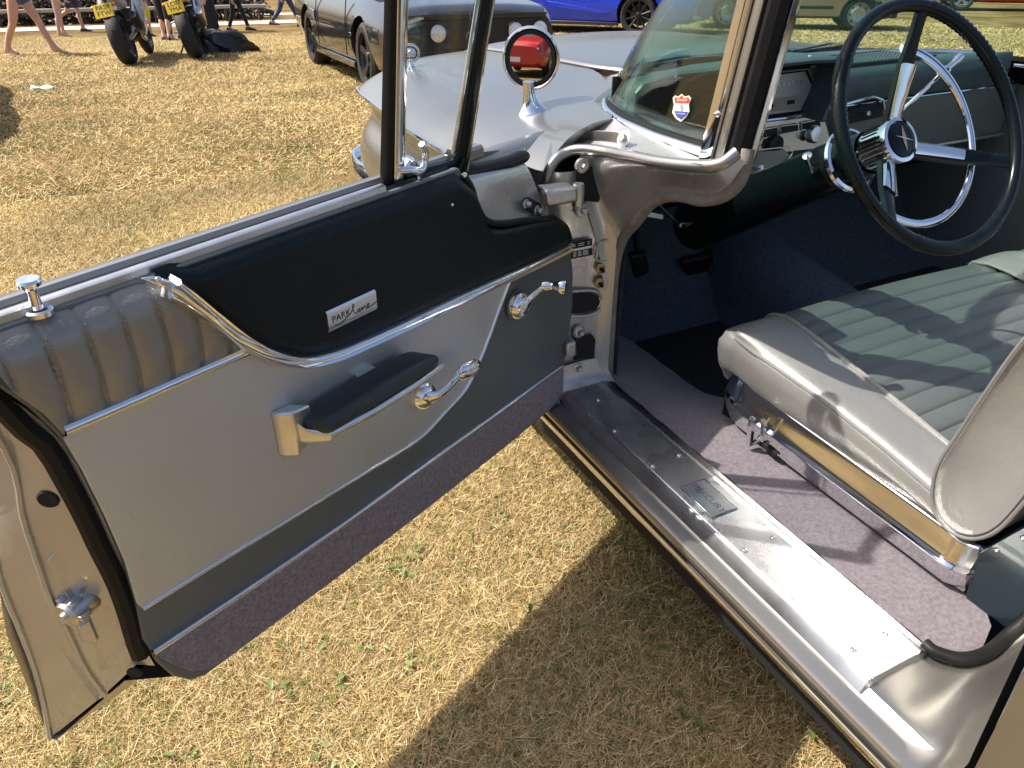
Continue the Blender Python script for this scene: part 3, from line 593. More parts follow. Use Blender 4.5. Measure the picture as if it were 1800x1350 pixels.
# wing mirror
base = PZ(943, 200, .962); mr = empty('wing_mirror', base, parent=car)
ml = unit(A(.42, .9, 0)); mw = np.cross(ml, zU)
mb = MB()
lo = []
for h, a, b, sh in ((-.012, .075, .034, .0), (.000, .074, .033, .0), (.006, .062, .027, -.004), (.016, .045, .021, -.012), (.032, .031, .017, -.020), (.055, .022, .014, -.026), (.075, .022, .014, -.028)):
    lo.append([base+zU*h+cR*(a*.62*math.cos(x)-sh*-.75)+A(.449, .893, 0)*b*math.sin(x) for x in np.linspace(0, 2*math.pi, 20, endpoint=False)])
obj('mirror_foot', mb.loft(lo), M_chrome, mr, ang=50)
hc = cC+ray(936, 102)*1.86; _tc = -ray(936, 102); _az = math.atan2(_tc[0], _tc[1])+R_(17); fd = A(math.sin(_az)*math.cos(R_(3.4)), math.cos(_az)*math.cos(R_(3.4)), math.sin(R_(3.4)))
_d = unit(ray(936, 102)); MIR_DIR = _d-2*(_d@fd)*fd; MIR_POS = hc
mb = MB().lathe([(.0, -.055), (.030, -.050), (.052, -.036), (.064, -.014), (.0705, .006), (.0725, .016), (.0715, .020), (.068, .021), (.064, .018), (.063, .006), (.0, .006)], hc, fd, 40)
obj('mirror_shell', mb, M_chrome, mr, ang=50)
obj('mirror_bezel', MB().lathe([(.063, .008), (.0628, .0185), (.054, .0185), (.0535, .010)], hc, fd, 40), M_rubber, mr)
_a = unit(np.cross(fd, zU)); _b = np.cross(fd, _a); obj('mirror_pane', MB().prism([hc+fd*.010+(_a*math.cos(x)+_b*math.sin(x))*.0545 for x in np.linspace(0, 2*math.pi, 40, endpoint=False)], fd*.004), M_mirror, mr, smooth=False)
# ---------------------------------------------------------------- hinge pillar and door jamb
rows = []
for z in np.r_[np.linspace(.395, .93, 22)]:
    xs = [(.752, 1.44), (.758, 1.40), (.768, 1.372), (.80, 1.356), (.86, 1.348), (.895, 1.346), (.904, 1.336), (.925, 1.326), (.94, 1.335)]
    if z < .47: k = (.47-z)/.075; xs = [(x, y-.03*k*k*(1 if x < .93 else 0)) for x, y in xs]
    rows.append([A(x, y, z) for x, y in xs])
jamb = obj('hinge_pillar', MB().grid(rows), M_jamb, car, ang=50, label='bare silver door jamb with bolts and hinge pockets')
lipY = [PY(u, v, 1.372) for u, v in [(957, 385), (956, 345), (962, 308), (976, 282), (995, 269)]]+[PY(1018, 263, 1.355)]
lipX = [PX(1060, 266, .862), PX(1110, 275, .866), PX(1160, 285, .870), PX(1230, 292, .880), PX(1268, 288, .893), PX(1296, 268, .915)]
lip = spl(lipY+lipX, 6)
obj('jamb_lip', MB().tube(lip, .0115, 10), M_paint, jamb)
prs = [((1020, 266), (1062, 520)), ((1040, 267), (1078, 470)), ((1070, 269), (1093, 420)), ((1100, 274), (1118, 388)), ((1140, 282), (1150, 354)), ((1180, 288), (1190, 344)), ((1230, 294), (1240, 350)), ((1270, 288), (1285, 336)), ((1298, 268), (1311, 292))]
cl = []
for i, (a, b) in enumerate(prs):
    pa = PY(*a, 1.35) if i < 2 else PX(*a, interp(i, [(2, .862), (5, .872), (6, .882), (7, .895), (8, .915)])); pb = PY(*b, 1.331) if i < 2 else PX(*b, .932)
    m1 = pa*.85+pb*.15+A(-.012, 0, 0); m2 = pa*.6+pb*.4+A(-.004, 0, 0); m3 = pa*.3+pb*.7+A(.006, 0, -.002)
    cl.append(spl([pa, m1, m2, m3, pb], 4))
obj('windscreen_dogleg', MB().grid([list(r) for r in zip(*[spl(r, 3) for r in zip(*cl)])] if False else [spl(r, 3) for r in zip(*cl)]), M_jamb, jamb, ang=70)
wl = [PX(1068, 668, .935), PX(1072, 600, .935), PX(1080, 480, .935), PX(1094, 422, .935), PX(1119, 390, .935), PX(1145, 358, .936), PX(1170, 346, .937), PX(1200, 345, .937), PX(1235, 352, .937), PX(1270, 345, .937), PX(1298, 322, .937), PX(1310, 290, .94), PX(1316, 262, .945)]
obj('windlace', MB().tube(spl(wl, 8), .0118, 10), M_lace, jamb)
# upper side plate between wing and windscreen
top = [(1078, 207), (1100, 222), (1140, 240), (1185, 259), (1228, 277)]; bot = [(1005, 262), (1060, 262), (1110, 270), (1160, 280), (1232, 288)]
g = [[PX(u, v, x) for (u, v), x in zip(top, (.945, .943, .942, .94, .935))], [PX((a+c)/2, (b+d)/2, .905) for (a, b), (c, d) in zip(top, bot)], [PX(u, v, .868) for u, v in bot]]
obj('cowl_side', MB().grid([spl(r, 5) for r in g]), M_jamb, jamb)
pl = [PX(u, v, .893) for u, v in [(986, 258), (1015, 240), (1050, 230), (1085, 232), (1105, 238), (1103, 256), (1060, 250), (1015, 256)]]
obj('cowl_bracket', MB().prism(pl, (-.004, 0, .002)), M_alu, jamb, bevel=.0015)
hexbolt(jamb, PX(1097, 244, .884), (-1, -.3, .5), .009)
# hinges, pockets and fixings on the jamb
JY = 1.342
def jp(u, v, dy=0.): return PY(u, v, JY+dy)
for px, in (([(1012, 297), (1050, 292), (1060, 300), (1060, 340), (1052, 356), (1012, 352)],), ([(1008, 596), (1040, 588), (1047, 598), (1045, 628), (1008, 634)],)):
    obj('hinge_pocket', MB().prism([jp(u, v, -.003) for u, v in px], (0, .003, 0)), M_blackin, jamb, bevel=.001)
for px, in (([(1005, 516), (1040, 515), (1052, 522), (1055, 532), (1048, 544), (1030, 550), (1005, 551)],),):
    obj('drain_slot', MB().prism([jp(u, v, -.003) for u, v in px], (0, .003, 0)), M_blackin, jamb)
    obj('slot_rim', MB().tube(spl([jp(u, v, -.002) for u, v in [(998, 513), (1040, 511), (1055, 520), (1059, 532), (1051, 547), (1030, 555), (998, 556)]], 5), .004, 8), M_jamb, jamb)
def lug(u, v, r=.016):
    c = jp(u, v); mb = MB().lathe([(r, .003), (r, -.002), (r*.9, -.004), (0, -.004)], c, (0, 1, 0), 20, cap=False); obj('hinge_lug', mb, M_jamb, jamb); hexbolt(jamb, c+A(0, -.004, 0), (0, -1, .1), .0070)
for u, v in ((1023, 291), (1022, 369), (1017, 583), (1014, 646)): lug(u, v)
def box8(front, back):
    return MB().add(list(front)+list(back), [(3, 2, 1, 0), (4, 5, 6, 7), (0, 1, 5, 4), (1, 2, 6, 5), (2, 3, 7, 6), (3, 0, 4, 7)])
fr = [PY(u, v, 1.285) for u, v in [(958, 336), (1016, 330), (1019, 356), (962, 366)]]; bk = [p+A(.004, .05, 0) for p in fr]
mb = box8(fr, bk); fr2 = [PY(u, v, 1.285) for u, v in [(1006, 331), (1021, 322), (1023, 352), (1008, 358)]]
for q in zip(): pass
hg = obj('upper_hinge', mb, M_steel, jamb, bevel=.008, seg=3)
obj('hinge_knuckle', MB().lathe([(.012, -.022), (.0125, -.019), (.0125, .019), (.011, .023), (0, .023)], PY(1016, 342, 1.315), zU, 16), M_steel, hg)
fr = [PY(u, v, 1.30) for u, v in [(996, 606), (1014, 600), (1015, 626), (997, 632)]]
hg2 = obj('lower_hinge', box8(fr, [p+A(.004, .04, 0) for p in fr]), M_steel, jamb, bevel=.006)
# makers data plate
dp = [jp(u, v, -.002) for u, v in [(1003, 427), (1040, 419), (1041, 448), (1003, 455)]]
dpo = obj('data_plate', MB().prism(dp, (0, -.0012, 0)), M_blackin, jamb)
lines = MB()
for fy in (.12, .24, .62, .70, .78, .86):
    for fx0, fx1 in ((.08, .22), (.34, .62), (.78, .9)) if fy < .3 else ((.1, .25), (.32, .48), (.55, .8)):
        q = lambda fx, fy: (dp[0]*(1-fx)+dp[1]*fx)*(1-fy)+(dp[3]*(1-fx)+dp[2]*fx)*fy+A(0, -.0016, 0)
        lines.add([q(fx0, fy), q(fx1, fy), q(fx1, fy+.035), q(fx0, fy+.035)], [(0, 1, 2, 3)])
lines.add([q(.03, .40), q(.97, .40), q(.97, .54), q(.03, .54)], [(0, 1, 2, 3)])
obj('plate_print', lines, M_alu, dpo, smooth=False)
for u, v in ((1055, 471), (1053, 497)):
    c = PY(u, v, 1.334); pg = obj('wiring_grommet', MB().lathe([(.0115, .002), (.0115, -.003), (.008, -.005), (.0, -.005)], c, (0, 1, 0), 18), M_zinc, jamb)
    obj('switch_button', MB().lathe([(.0045, -.004), (.0045, -.016), (.003, -.018), (0, -.018)], c, (0.1, 1, .1), 12), M_rubber, pg)
obj('stamped_recess', MB().tube(spl([jp(u, v, -.006) for u, v in [(1052, 430), (1078, 422), (1074, 452), (1050, 458)]], 4, closed=True), .0025, 6, closed=True), M_jamb, jamb)
# ---------------------------------------------------------------- windscreen
bl = [(.957, 1.10, 1.012), (.953, 1.20, 1.010), (.955, 1.29, 1.009), (.975, 1.44, 1.009), (1.045, 1.585, 1.010), (1.2, 1.715, 1.016), (1.42, 1.80, 1.022), (CX, 1.825, 1.025)]
tl_ = [(.985, 1.05, 1.39), (.987, 1.085, 1.392), (.992, 1.12, 1.394), (1.012, 1.18, 1.396), (1.06, 1.235, 1.398), (1.2, 1.295, 1.402), (1.42, 1.335, 1.405), (CX, 1.35, 1.406)]
B_ = spl(bl, 6); T_ = spl(tl_, 6); B_ = B_+[mirx(p) for p in B_[:-1][::-1]]; T_ = T_+[mirx(p) for p in T_[:-1][::-1]]
rows = [[b*(1-t)+q*t+A(0, .03*math.sin(t*math.pi), 0)*min(1, max(0, (b[1]-1.2)/.4)) for b, q in zip(B_, T_)] for t in np.linspace(0, 1, 10)]
ws = obj('windscreen', MB().grid(rows), M_glassg, car, solid=.005, label='green tinted wrapped windscreen with chrome frame')
obj('screen_moulding', MB().sweep([b+A(0, 0, -.004) for b in B_], [(-.013, -.010), (-.013, .004), (-.006, .010), (.006, .011), (.013, .004), (.013, -.010)], zU), M_chrome, ws, ang=50)
obj('screen_gasket', MB().tube([b+A(.004*(1 if b[0] < CX else -1), -.012*min(1, max(0, (b[1]-1.3)/.3)), .004) for b in B_], .011, 8), M_rubber, ws)
obj('screen_header', MB().tube(T_, .022, 10), M_chrome, ws)
for f_, nm in ((lambda p: p, 'l'), (mirx, 'r')):
    lo, hi = A(.948, 1.10, 1.002), A(.975, 1.062, 1.40)
    def pil(pts, m, n_): 
        L = [[f_(b+A(x, y*.76, 0)) for x, y in pts] for b in (lo, lo*.5+hi*.5, hi)]; obj(n_, MB().loft(L), m, ws, ang=40)
    pil([(.012, .010), (-.004, .012), (-.014, .004), (-.014, -.018), (-.010, -.030), (.002, -.034), (.012, -.030)], M_chrome, 'screen_pillar')
    pil([(.012, -.0305), (-.004, -.035), (-.009, -.050), (-.006, -.064), (.012, -.066), (.03, -.06), (.03, -.03)], M_paint, 'pillar_cover')
    pil([(.014, -.0665), (-.001, -.070), (-.004, -.084), (.004, -.100), (.014, -.102), (.030, -.10), (.032, -.07)], M_rubber, 'pillar_seal')
    pil([(.030, -.101), (.028, -.105), (.036, -.108), (.046, -.102), (.046, -.08)], M_chromew, 'pillar_garnish')
hexbolt(ws, PP(1262, 200, (.934, 1.07, 1.1), (1, .3, 0)), (-1, -.3, 0), .003)
# sticker on the glass: shield with red, cream and blue bands
sp = A(.957, 1.17, 1.05); 
def stk(u, v, o=0.): return PP(u, v, A(.9535, 1.16, 1.04)+A(-1, -.03, .2)*(.004+o), (-1, -.03, .09))
shield = [(1183, 172), (1187, 168), (1193, 170), (1198, 165), (1204, 170), (1211, 168), (1215, 173), (1211, 184), (1212, 196), (1206, 206), (1197, 214), (1188, 208), (1182, 198), (1185, 184)]
stick = obj('screen_sticker', MB().prism([stk(*p) for p in shield], (-.0006, 0, 0)), M_cream, ws, smooth=False)
def cxs(pts, k=.90): c = np.mean(np.array(shield), 0); return [tuple(c+(np.array(p)-c)*k) for p in pts]
obj('red_band', MB().prism([stk(*p, .0012) for p in cxs([(1184, 173), (1187, 169), (1193, 171), (1198, 166), (1204, 171), (1211, 169), (1214, 174), (1212, 181), (1186, 180)])], (-.0003, 0, 0)), M_red, stick, smooth=False)
obj('blue_band', MB().prism([stk(*p, .0012) for p in cxs([(1184, 196), (1211, 198), (1206, 206), (1197, 213), (1188, 207)])], (-.0003, 0, 0)), M_blue, stick, smooth=False)
yd_ = unit(stk(1198, 170)-stk(1198, 210)); xd_ = unit(stk(1212, 190)-stk(1184, 189)); 
obj('red_band_lettering', text_mb('KENNEDY', .0066, stk(1199, 176, .0019), xd_, yd_, .0002), M_cream, stick, smooth=False)
obj('blue_band_lettering', text_mb('FOR PRESIDENT', .0034, stk(1197, 200, .0019), xd_, yd_, .0002), M_cream, stick, smooth=False)
hd_ = MB(); c = stk(1198, 188, .0012); 
hd_.add([c+xd_*.0045*math.cos(x)*(1-.15*math.sin(x))+yd_*.0062*math.sin(x)+A(-.0004, 0, 0) for x in np.linspace(0, 2*math.pi, 14, endpoint=False)], [tuple(range(14))]); obj('printed_oval', hd_, M_dials, stick, smooth=False)
# wipers lying on the cowl
for x0, x1 in ((1.25, 1.68), (1.80, 2.25)):
    a = A(x0+.42, 1.90, 1.022); b = A(x0+.02, 1.80, 1.040); wp = obj('wiper', MB().tube([a, a*.5+b*.5+A(0, 0, .012), b], .004, 6), M_chromew, ws)
    obj('wiper_blade', MB().tube([A(x0+.28, 1.835, 1.034), A(x0-.02, 1.775, 1.036)], .0055, 6), M_rubber, wp)
obj('cowl_tray', MB().box((CX, 1.92, .955), (1.30, .5, .012)), M_paint, car)
# cowl panel between bonnet and glass
cw = []
for t in np.linspace(0, 1, 40):
    x = .95+(2*CX-1.9)*t; yb = interp(min(x, 2*CX-x), [(.95, 1.40), (.975, 1.44), (1.045, 1.59), (1.2, 1.715), (1.42, 1.80), (CX, 1.825)]); yf = interp(min(x, 2*CX-x), [(.95, 1.45), (1.05, 1.62), (1.13, 1.70), (1.285, 1.92), (1.34, 1.905), (CX, 1.93)])
    cw.append([A(x, yb-.02, 1.006), A(x, yb+.015, 1.006), A(x, (yb+yf)/2+.02, 1.004), A(x, yf+.012, 1.000), A(x, yf+.05, .985), A(x, yf+.16, .972)])
obj('cowl', MB().grid(cw), M_paint, car)
for f_ in (lambda p: p, mirx):
    for k in range(9):
        obj('cowl_vent', MB().box(f_(A(1.37+.022*k, 1.865, 1.0075)), (.007, .05, .003)), M_blackin, car)
# ---------------------------------------------------------------- sill, floor and tread plate
Y0, Y1 = .418, 1.325
def sweepY(prof, y0, y1, n=2): return [[A(x, y, z) for x, z in prof] for y in np.linspace(y0, y1, n)]
obj('sill', MB().grid(sweepY([(.80, .418), (.792, .417), (.779, .407), (.772, .405), (.752, .4035), (.744, .401), (.741, .394), (.742, .386), (.750, .384)], .20, 1.40, 3)), M_paint, car, ang=28)
obj('sill_gap', MB().grid(sweepY([(.748, .388), (.7435, .387), (.7435, .376), (.748, .374)], .0, 1.40)), M_blackin, car)
obj('sill_moulding', MB().grid(sweepY([(.75, .377), (.742, .376), (.739, .371), (.740, .362), (.746, .358), (.76, .357)], -.4, 1.40, 3)), M_chrome, car, ang=50)
prof = [(.9275, .421), (.922, .426), (.910, .4275), (.902, .4335), (.897, .4340), (.8935, .4315)]
N = 25
for k in range(N):
    x = .8925-.0037*k; prof += [(x, .4305), (x-.0006, .4313), (x-.0018, .4316), (x-.0030, .4313)]
prof += [(.7985, .4300), (.7965, .4325), (.7935, .4325), (.791, .4305), (.779, .4085)]
tread = obj('tread_plate', MB().grid(sweepY(prof, Y0, 1.302, 2)), M_tread, car, ang=25, label='ribbed aluminium tread plate along the sill')
q = [PZ(u, v, .4325) for u, v in [(1205, 855), (1234, 844), (1291, 895), (1260, 907)]]
yy0, yy1 = q[2][1], q[0][1]
pl_ = obj('name_panel', MB().box(((.815+.872)/2, (yy0+yy1)/2, .4322), (.057, abs(yy1-yy0), .0020)), M_alu, tread, bevel=.0006)
obj('lettering', text_mb('MERCURY', .0205, ((.815+.872)/2, (yy0+yy1)/2, .4335), (0, -1, 0), (1, 0, 0), .0002), M_mercband, pl_, smooth=False)
mb = MB()
for (x0, x1, a, b) in ((.8135, .8735, yy0-.0015, yy0+.0005), (.8135, .8735, yy1-.0005, yy1+.0015), (.8125, .8145, yy0, yy1), (.8725, .8745, yy0, yy1)): mb.box(((x0+x1)/2, (a+b)/2, .4332), (x1-x0, b-a, .0016))
obj('panel_border', mb, M_chromew, pl_)
for u, v in ((1051, 703), (1080, 757), (1193, 800), (1147, 819), (1359, 945), (1309, 967), (1556, 1115), (1500, 1142)): screw(tread, PZ(u, v, .4326), zU, .0046)
# lip at the rear end of the plate, folded down
obj('plate_end', MB().grid([[A(.9275, Y0, .421), A(.91, Y0, .4275), A(.86, Y0, .430), A(.80, Y0, .430), A(.791, Y0, .4305), A(.779, Y0, .4085)], [A(.9275, Y0-.003, .415), A(.91, Y0-.003, .417), A(.86, Y0-.003, .418), A(.80, Y0-.003, .418), A(.791, Y0-.003, .417), A(.779, Y0-.003, .4055)]]), M_alu, tread)
# front kick of the sill, where it meets the hinge pillar
obj('sill_front', MB().grid([[A(x, y, z) for x, z in ((.745, .401+d), (.775, .405+d), (.80, .425+d), (.86, .428+d), (.93, .424+d))] for y, d in ((1.298, .0), (1.315, .006), (1.332, .024), (1.340, .05))]), M_jamb, car)
# B-post side: silver sweep of the rear jamb
xs = [(.742, 0), (.772, .0), (.80, .02), (.86, .06), (.93, .08), (.99, .075)]
R = []
R.append([A(.744, .44, .4005), A(.772, .437, .4045), A(.80, .43, .417), A(.86, .425, .420), A(.915, .424, .420), A(.948, .400, .420), A(1.00, .378, .424), A(1.06, .37, .45), A(1.12, .40, .53)])
R.append([A(.744, .39, .4005), A(.772, .388, .4045), A(.80, .386, .4155), A(.86, .384, .417), A(.915, .385, .417), A(.95, .378, .419), A(1.005, .362, .428), A(1.06, .355, .46), A(1.12, .385, .54)])
R.append([A(.744, .355, .4005), A(.772, .352, .4045), A(.80, .349, .4135), A(.86, .347, .416), A(.91, .348, .420), A(.95, .346, .430), A(1.00, .338, .455), A(1.05, .335, .50), A(1.10, .36, .60)])
R.append([A(.744, .325, .401), A(.772, .32, .406), A(.80, .312, .418), A(.845, .306, .434), A(.885, .305, .462), A(.92, .307, .50), A(.95, .310, .55), A(.985, .318, .62), A(1.03, .345, .75)])
R.append([A(.744, .302, .404), A(.770, .292, .414), A(.79, .283, .432), A(.815, .277, .468), A(.835, .275, .51), A(.85, .278, .57), A(.865, .284, .64), A(.885, .295, .73), A(.91, .32, .88)])
R.append([A(.743, .268, .41), A(.757, .262, .435), A(.768, .256, .47), A(.778, .253, .52), A(.785, .253, .57), A(.79, .256, .64), A(.795, .261, .72), A(.805, .272, .82), A(.82, .295, .98)])
R = [spl(r, 4) for r in R]; R = [list(r) for r in zip(*[spl(c, 4) for c in zip(*R)])]
obj('rear_jamb', MB().grid(R), M_paint, car, ang=70, label='silver sweep of the rear door opening')
rb = [PZ(1625, 1132, .428), PZ(1645, 1147, .428), PZ(1690, 1158, .428), PZ(1735, 1148, .43), PZ(1772, 1118, .438), A(1.075, .375, .47), A(1.12, .392, .55), A(1.15, .42, .70)]
obj('opening_seal', MB().tube(spl(rb, 6), .0105, 10), M_rubber, car)
# rear body side behind the shut line
def side(y0, y1, x0=.742, n=6):
    pr = [(.012, .335), (0, .40), (-.004, .55), (-.006, .72), (-.002, .86), (.008, .95), (.030, 1.0), (.07, 1.02)]
    return [[A(x0+a, y, z) for a, z in pr] for y in np.linspace(y0, y1, n)]
obj('rear_side', MB().grid(side(.238, -1.9)), M_paint, car); obj('shut_gap', MB().grid([[A(.7415+a+d, .245+.02*(z-.4), z) for a, z in [(.0, .345), (.0, .40), (-.004, .55), (-.006, .72), (-.002, .86), (.01, .96)]] for d in (.004, .03)]), M_blackin, car)
obj('rear_side', MB().grid([[mirx(p) for p in r] for r in side(1.40, -1.9, n=9)]), M_paint, car)
obj('rear_deck', MB().grid([[A(x, y, z) for x in np.linspace(.80, 2*CX-.80, 8)] for y, z in ((-.55, 1.02), (-1.3, 1.0), (-1.85, .95), (-1.95, .80), (-1.93, .45))]), M_paint, car)
for x, y in ((.95, 2.22), (2*CX-.95, 2.22), (.95, -1.0), (2*CX-.95, -1.0)):
    wh = obj('wheel', MB().lathe([(.20, -.10), (.30, -.105), (.345, -.085), (.36, -.04), (.36, .04), (.345, .085), (.30, .105), (.20, .10), (.20, -.10)], (x, y, .36), (1, 0, 0), 36), M_rubber, car)
    obj('hub_cap', MB().lathe([(.20, -.095), (.19, -.108), (.12, -.112), (.06, -.13), (0, -.132)], (x, y, .36), (1 if x < CX else -1, 0, 0), 28), M_chrome, wh)
obj('underbody', MB().box((CX, .55, .29), (1.86, 4.4, .05)), M_blackin, car)
obj('rocker_panel', MB().grid(sweepY([(.755, .358), (.762, .34), (.775, .315), (.80, .30), (.85, .29)], -.4, 1.40, 3)), M_paint, car)
# carpets
rows = []
for y in np.linspace(.385, 1.66, 60):
    k = min(1, max(0, (y-1.00)/.30)); xe = interp(y, [(.385, 1.0), (.41, 1.06), (.46, 1.09), (3, 1.3)])
    z = lambda x: .421-k*.105*min(1.15, max(0, (x-.945)/.26))**1.3
    rows.append([A(min(x, xe) if y < .47 else x, y+(0 if y > .47 else 0), (z(x))+.0012*math.sin(y*60+x*40)) for x in (.929, .94, .955, .975, 1.0, 1.03, 1.06, 1.09, 1.13, 1.17, 1.21, 1.225)])
obj('sill_carpet', MB().grid(rows), M_carpet, car, label='mauve grey carpet running along the sill')
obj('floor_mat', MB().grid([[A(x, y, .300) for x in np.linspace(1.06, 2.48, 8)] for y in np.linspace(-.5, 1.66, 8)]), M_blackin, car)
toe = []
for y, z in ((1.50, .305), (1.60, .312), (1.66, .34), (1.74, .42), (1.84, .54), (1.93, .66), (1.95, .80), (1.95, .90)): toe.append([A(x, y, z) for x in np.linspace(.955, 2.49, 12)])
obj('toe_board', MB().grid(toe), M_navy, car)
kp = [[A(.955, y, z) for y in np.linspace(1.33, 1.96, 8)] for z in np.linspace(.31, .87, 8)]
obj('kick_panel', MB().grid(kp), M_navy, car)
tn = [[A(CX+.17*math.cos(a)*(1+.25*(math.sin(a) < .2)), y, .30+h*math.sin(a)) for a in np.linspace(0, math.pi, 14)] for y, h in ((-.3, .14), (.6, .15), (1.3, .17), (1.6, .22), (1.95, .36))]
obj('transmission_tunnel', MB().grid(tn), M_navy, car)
rd = MB().grid([[A(2.49, y, z) for y in np.linspace(.0, 1.96, 8)] for z in np.linspace(.29, .94, 6)]); rdo = obj('passenger_door_lining', rd, M_darkv, car)
obj('lining_strip', MB().tube([A(2.485, .2, .78), A(2.485, 1.45, .78)], .008, 8), M_chrome, rdo)
obj('passenger_belt', MB().box((2.54, .8, 1.01), (.12, 1.3, .03)), M_paint, car, bevel=.01)
# ---------------------------------------------------------------- front seat
seat = empty('front_seat', (1.7, .8, .36), parent=car); seat['label'] = 'bench seat with pleated grey centre and silver bolsters'
def zc(y): return interp(y, [(.40, .570), (.55, .584), (.70, .605), (.85, .624), (1.0, .640), (1.06, .641)])
def front(t):   # profile past the front edge
    pass
ysF = list(np.linspace(.42, 1.06, 281))
def seatprof(y): return zc(y)
fr_roll = [(1.085, .636), (1.105, .622), (1.118, .600), (1.122, .57), (1.121, .55), (1.118, .535), (1.11, .525)]
def bead(y): t = (y/.0455+.5) % 1; return .0085*(4*t*(1-t))**.33-.0085
def bead_old(y): ph = abs((y/.0455) % 1-.5)*.0455; return .0075*math.sqrt(max(0, 1-((.02275-ph)/.02275)**2)) if False else -.0075*math.exp(-((.02275-ph)/.0042)**2)
def insert(x0, x1, nm):
    rows = []
    for y in ysF:
        rows.append([A(x, y, zc(y)+.010*math.sin(min(1, max(0, (x-x0)/(x1-x0)))*math.pi)**.5+bead(y)*(1 if True else 0)) for x in [x0+(x1-x0)*t+(interp(y, [(.42, -.045), (1.06, 0)]) if x0 < 1.3 and t == 0 else 0) for t in np.linspace(0, 1, 14)]])
    for y, z in fr_roll: rows.append([A(x0+(x1-x0)*t, y, z+.008*math.sin(t*math.pi)) for t in np.linspace(0, 1, 14)])
    return obj(nm, MB().grid(rows), M_seatmid, seat, ang=60)
insert(1.188, 1.842, 'pleated_cushion'); insert(2.0, 2.30, 'pleated_cushion')
def xin(y): return interp(y, [(.42, 1.143), (.6, 1.158), (.8, 1.172), (1.06, 1.188), (1.2, 1.188)])
rows = []
for y in np.linspace(.505, 1.06, 50):
    zt = interp(y, [(.44, .552), (.56, .578), (.67, .597), (.80, .612), (.95, .620), (1.02, .622), (1.06, .620)])
    zi = zc(y)+.004; x1 = xin(y); fr_ = interp(y, [(.44, 0), (.98, 0), (1.06, .012)])
    rows.append([A(1.085, y, .50), A(1.068+fr_, y, .520), A(1.050+fr_, y, .545), A(1.043+fr_, y, zt-.030), A(1.047+fr_, y, zt-.008), A(1.052+fr_, y, zt), A(1.065, y, zt+(zi-zt)*.35+.006), A(1.10, y, zt+(zi-zt)*.7+.008), A(1.14, y, zi+.006), A(x1, y, zi-.002)])
for (y, z), k in zip(fr_roll, (.014, .022, .032, .04, .045, .05, .055)):
    zt = min(z, .62); d = .641-z
    rows.append([A(1.09+k*.3, y, min(.49, z)), A(1.066+k*.6, y, min(.520, z)), A(1.052+k*.6, y-.002, min(.545, z)), A(1.045+k*.6, y-.002, min(.59, z-.004)), A(1.052+k*.6, y-.001, min(.612, z-.002)), A(1.058+k*.6, y, min(.622, z-.001)), A(1.075+k*.4, y, z), A(1.11, y, z+.002), A(1.15, y, z+.002), A(1.188, y, z)])
rows = [spl(r, 4) for r in rows]
obj('side_bolster', MB().grid(rows), M_seatside, seat, ang=70)
pip = [A(1.052, y, interp(y, [(.44, .552), (.56, .578), (.67, .597), (.80, .612), (.95, .620), (1.02, .622)])) for y in np.linspace(.5, 1.0, 14)]+[A(1.060, 1.05, .620), A(1.072, 1.085, .612), A(1.082, 1.108, .592), A(1.088, 1.116, .55)]
obj('piping', MB().tube(spl(pip, 4), .0042, 8), M_seatside, seat)
pip = [A(xin(y)+.001, y, zc(y)+.004) for y in np.linspace(.45, 1.05, 16)]+[A(1.188, 1.086, .638), A(1.188, 1.108, .622), A(1.188, 1.122, .58)]
obj('piping', MB().tube(spl(pip, 4), .0048, 8), M_seatside, seat)
rows = []
for y in np.linspace(.42, 1.06, 20): rows.append([A(x, y, zc(y)+.012*math.sin(t*math.pi)+.006) for x, t in zip(np.linspace(1.842, 2.0, 8), np.linspace(0, 1, 8))])
for y, z in fr_roll: rows.append([A(x, y, z+.006+.008*math.sin(t*math.pi)) for x, t in zip(np.linspace(1.842, 2.0, 8), np.linspace(0, 1, 8))])
obj('centre_band', MB().grid(rows), M_seatside, seat, ang=70)
obj('piping', MB().tube([A(1.842, y, zc(y)+.007) for y in np.linspace(.45, 1.05, 14)]+[A(1.842, 1.09, .638), A(1.842, 1.122, .58)], .0048, 8), M_seatside, seat)
rows = [[A(x, y, z) for x, z in ((2.30, zc(y)), (2.36, zc(y)-.004), (2.40, zc(y)-.04), (2.40, .45))] for y in np.linspace(.42, 1.11, 10)]; obj('side_bolster', MB().grid(rows), M_seatside, seat)
# backrest
bprof = [(.566, .596), (.552, .556), (.520, .536), (.482, .546), (.452, .585), (.432, .66), (.405, .80), (.38, .95), (.385, 1.005), (.42, 1.03), (.46, 1.01), (.492, .95), (.520, .87), (.540, .78), (.556, .70), (.568, .64)]
bp_ = np.array(spl([(a, b, 0) for a, b in bprof], 4, closed=True)); bc = bp_.mean(0)
L = []
for x, k in ((1.046, .80), (1.041, .90), (1.046, .965), (1.060, .995), (1.09, 1.005), (1.4, 1.02), (2.3, 1.02), (2.37, 1.), (2.395, .93)):
    L.append([A(x, bc[0]+(p[0]-bc[0])*(k if k < 1 else k)*(1 if k >= 1 else 1)-(0), bc[1]+(p[1]-bc[1])*(.5+.5*k if k < 1 else 1)) for p in bp_])
obj('backrest', MB().loft(L), M_seatside, seat, ang=70)
obj('piping', MB().tube([A(1.0455, bc[0]+(p[0]-bc[0])*.99, bc[1]+(p[1]-bc[1])*.995) for p in bp_], .0036, 8, closed=True), M_seatside, seat)
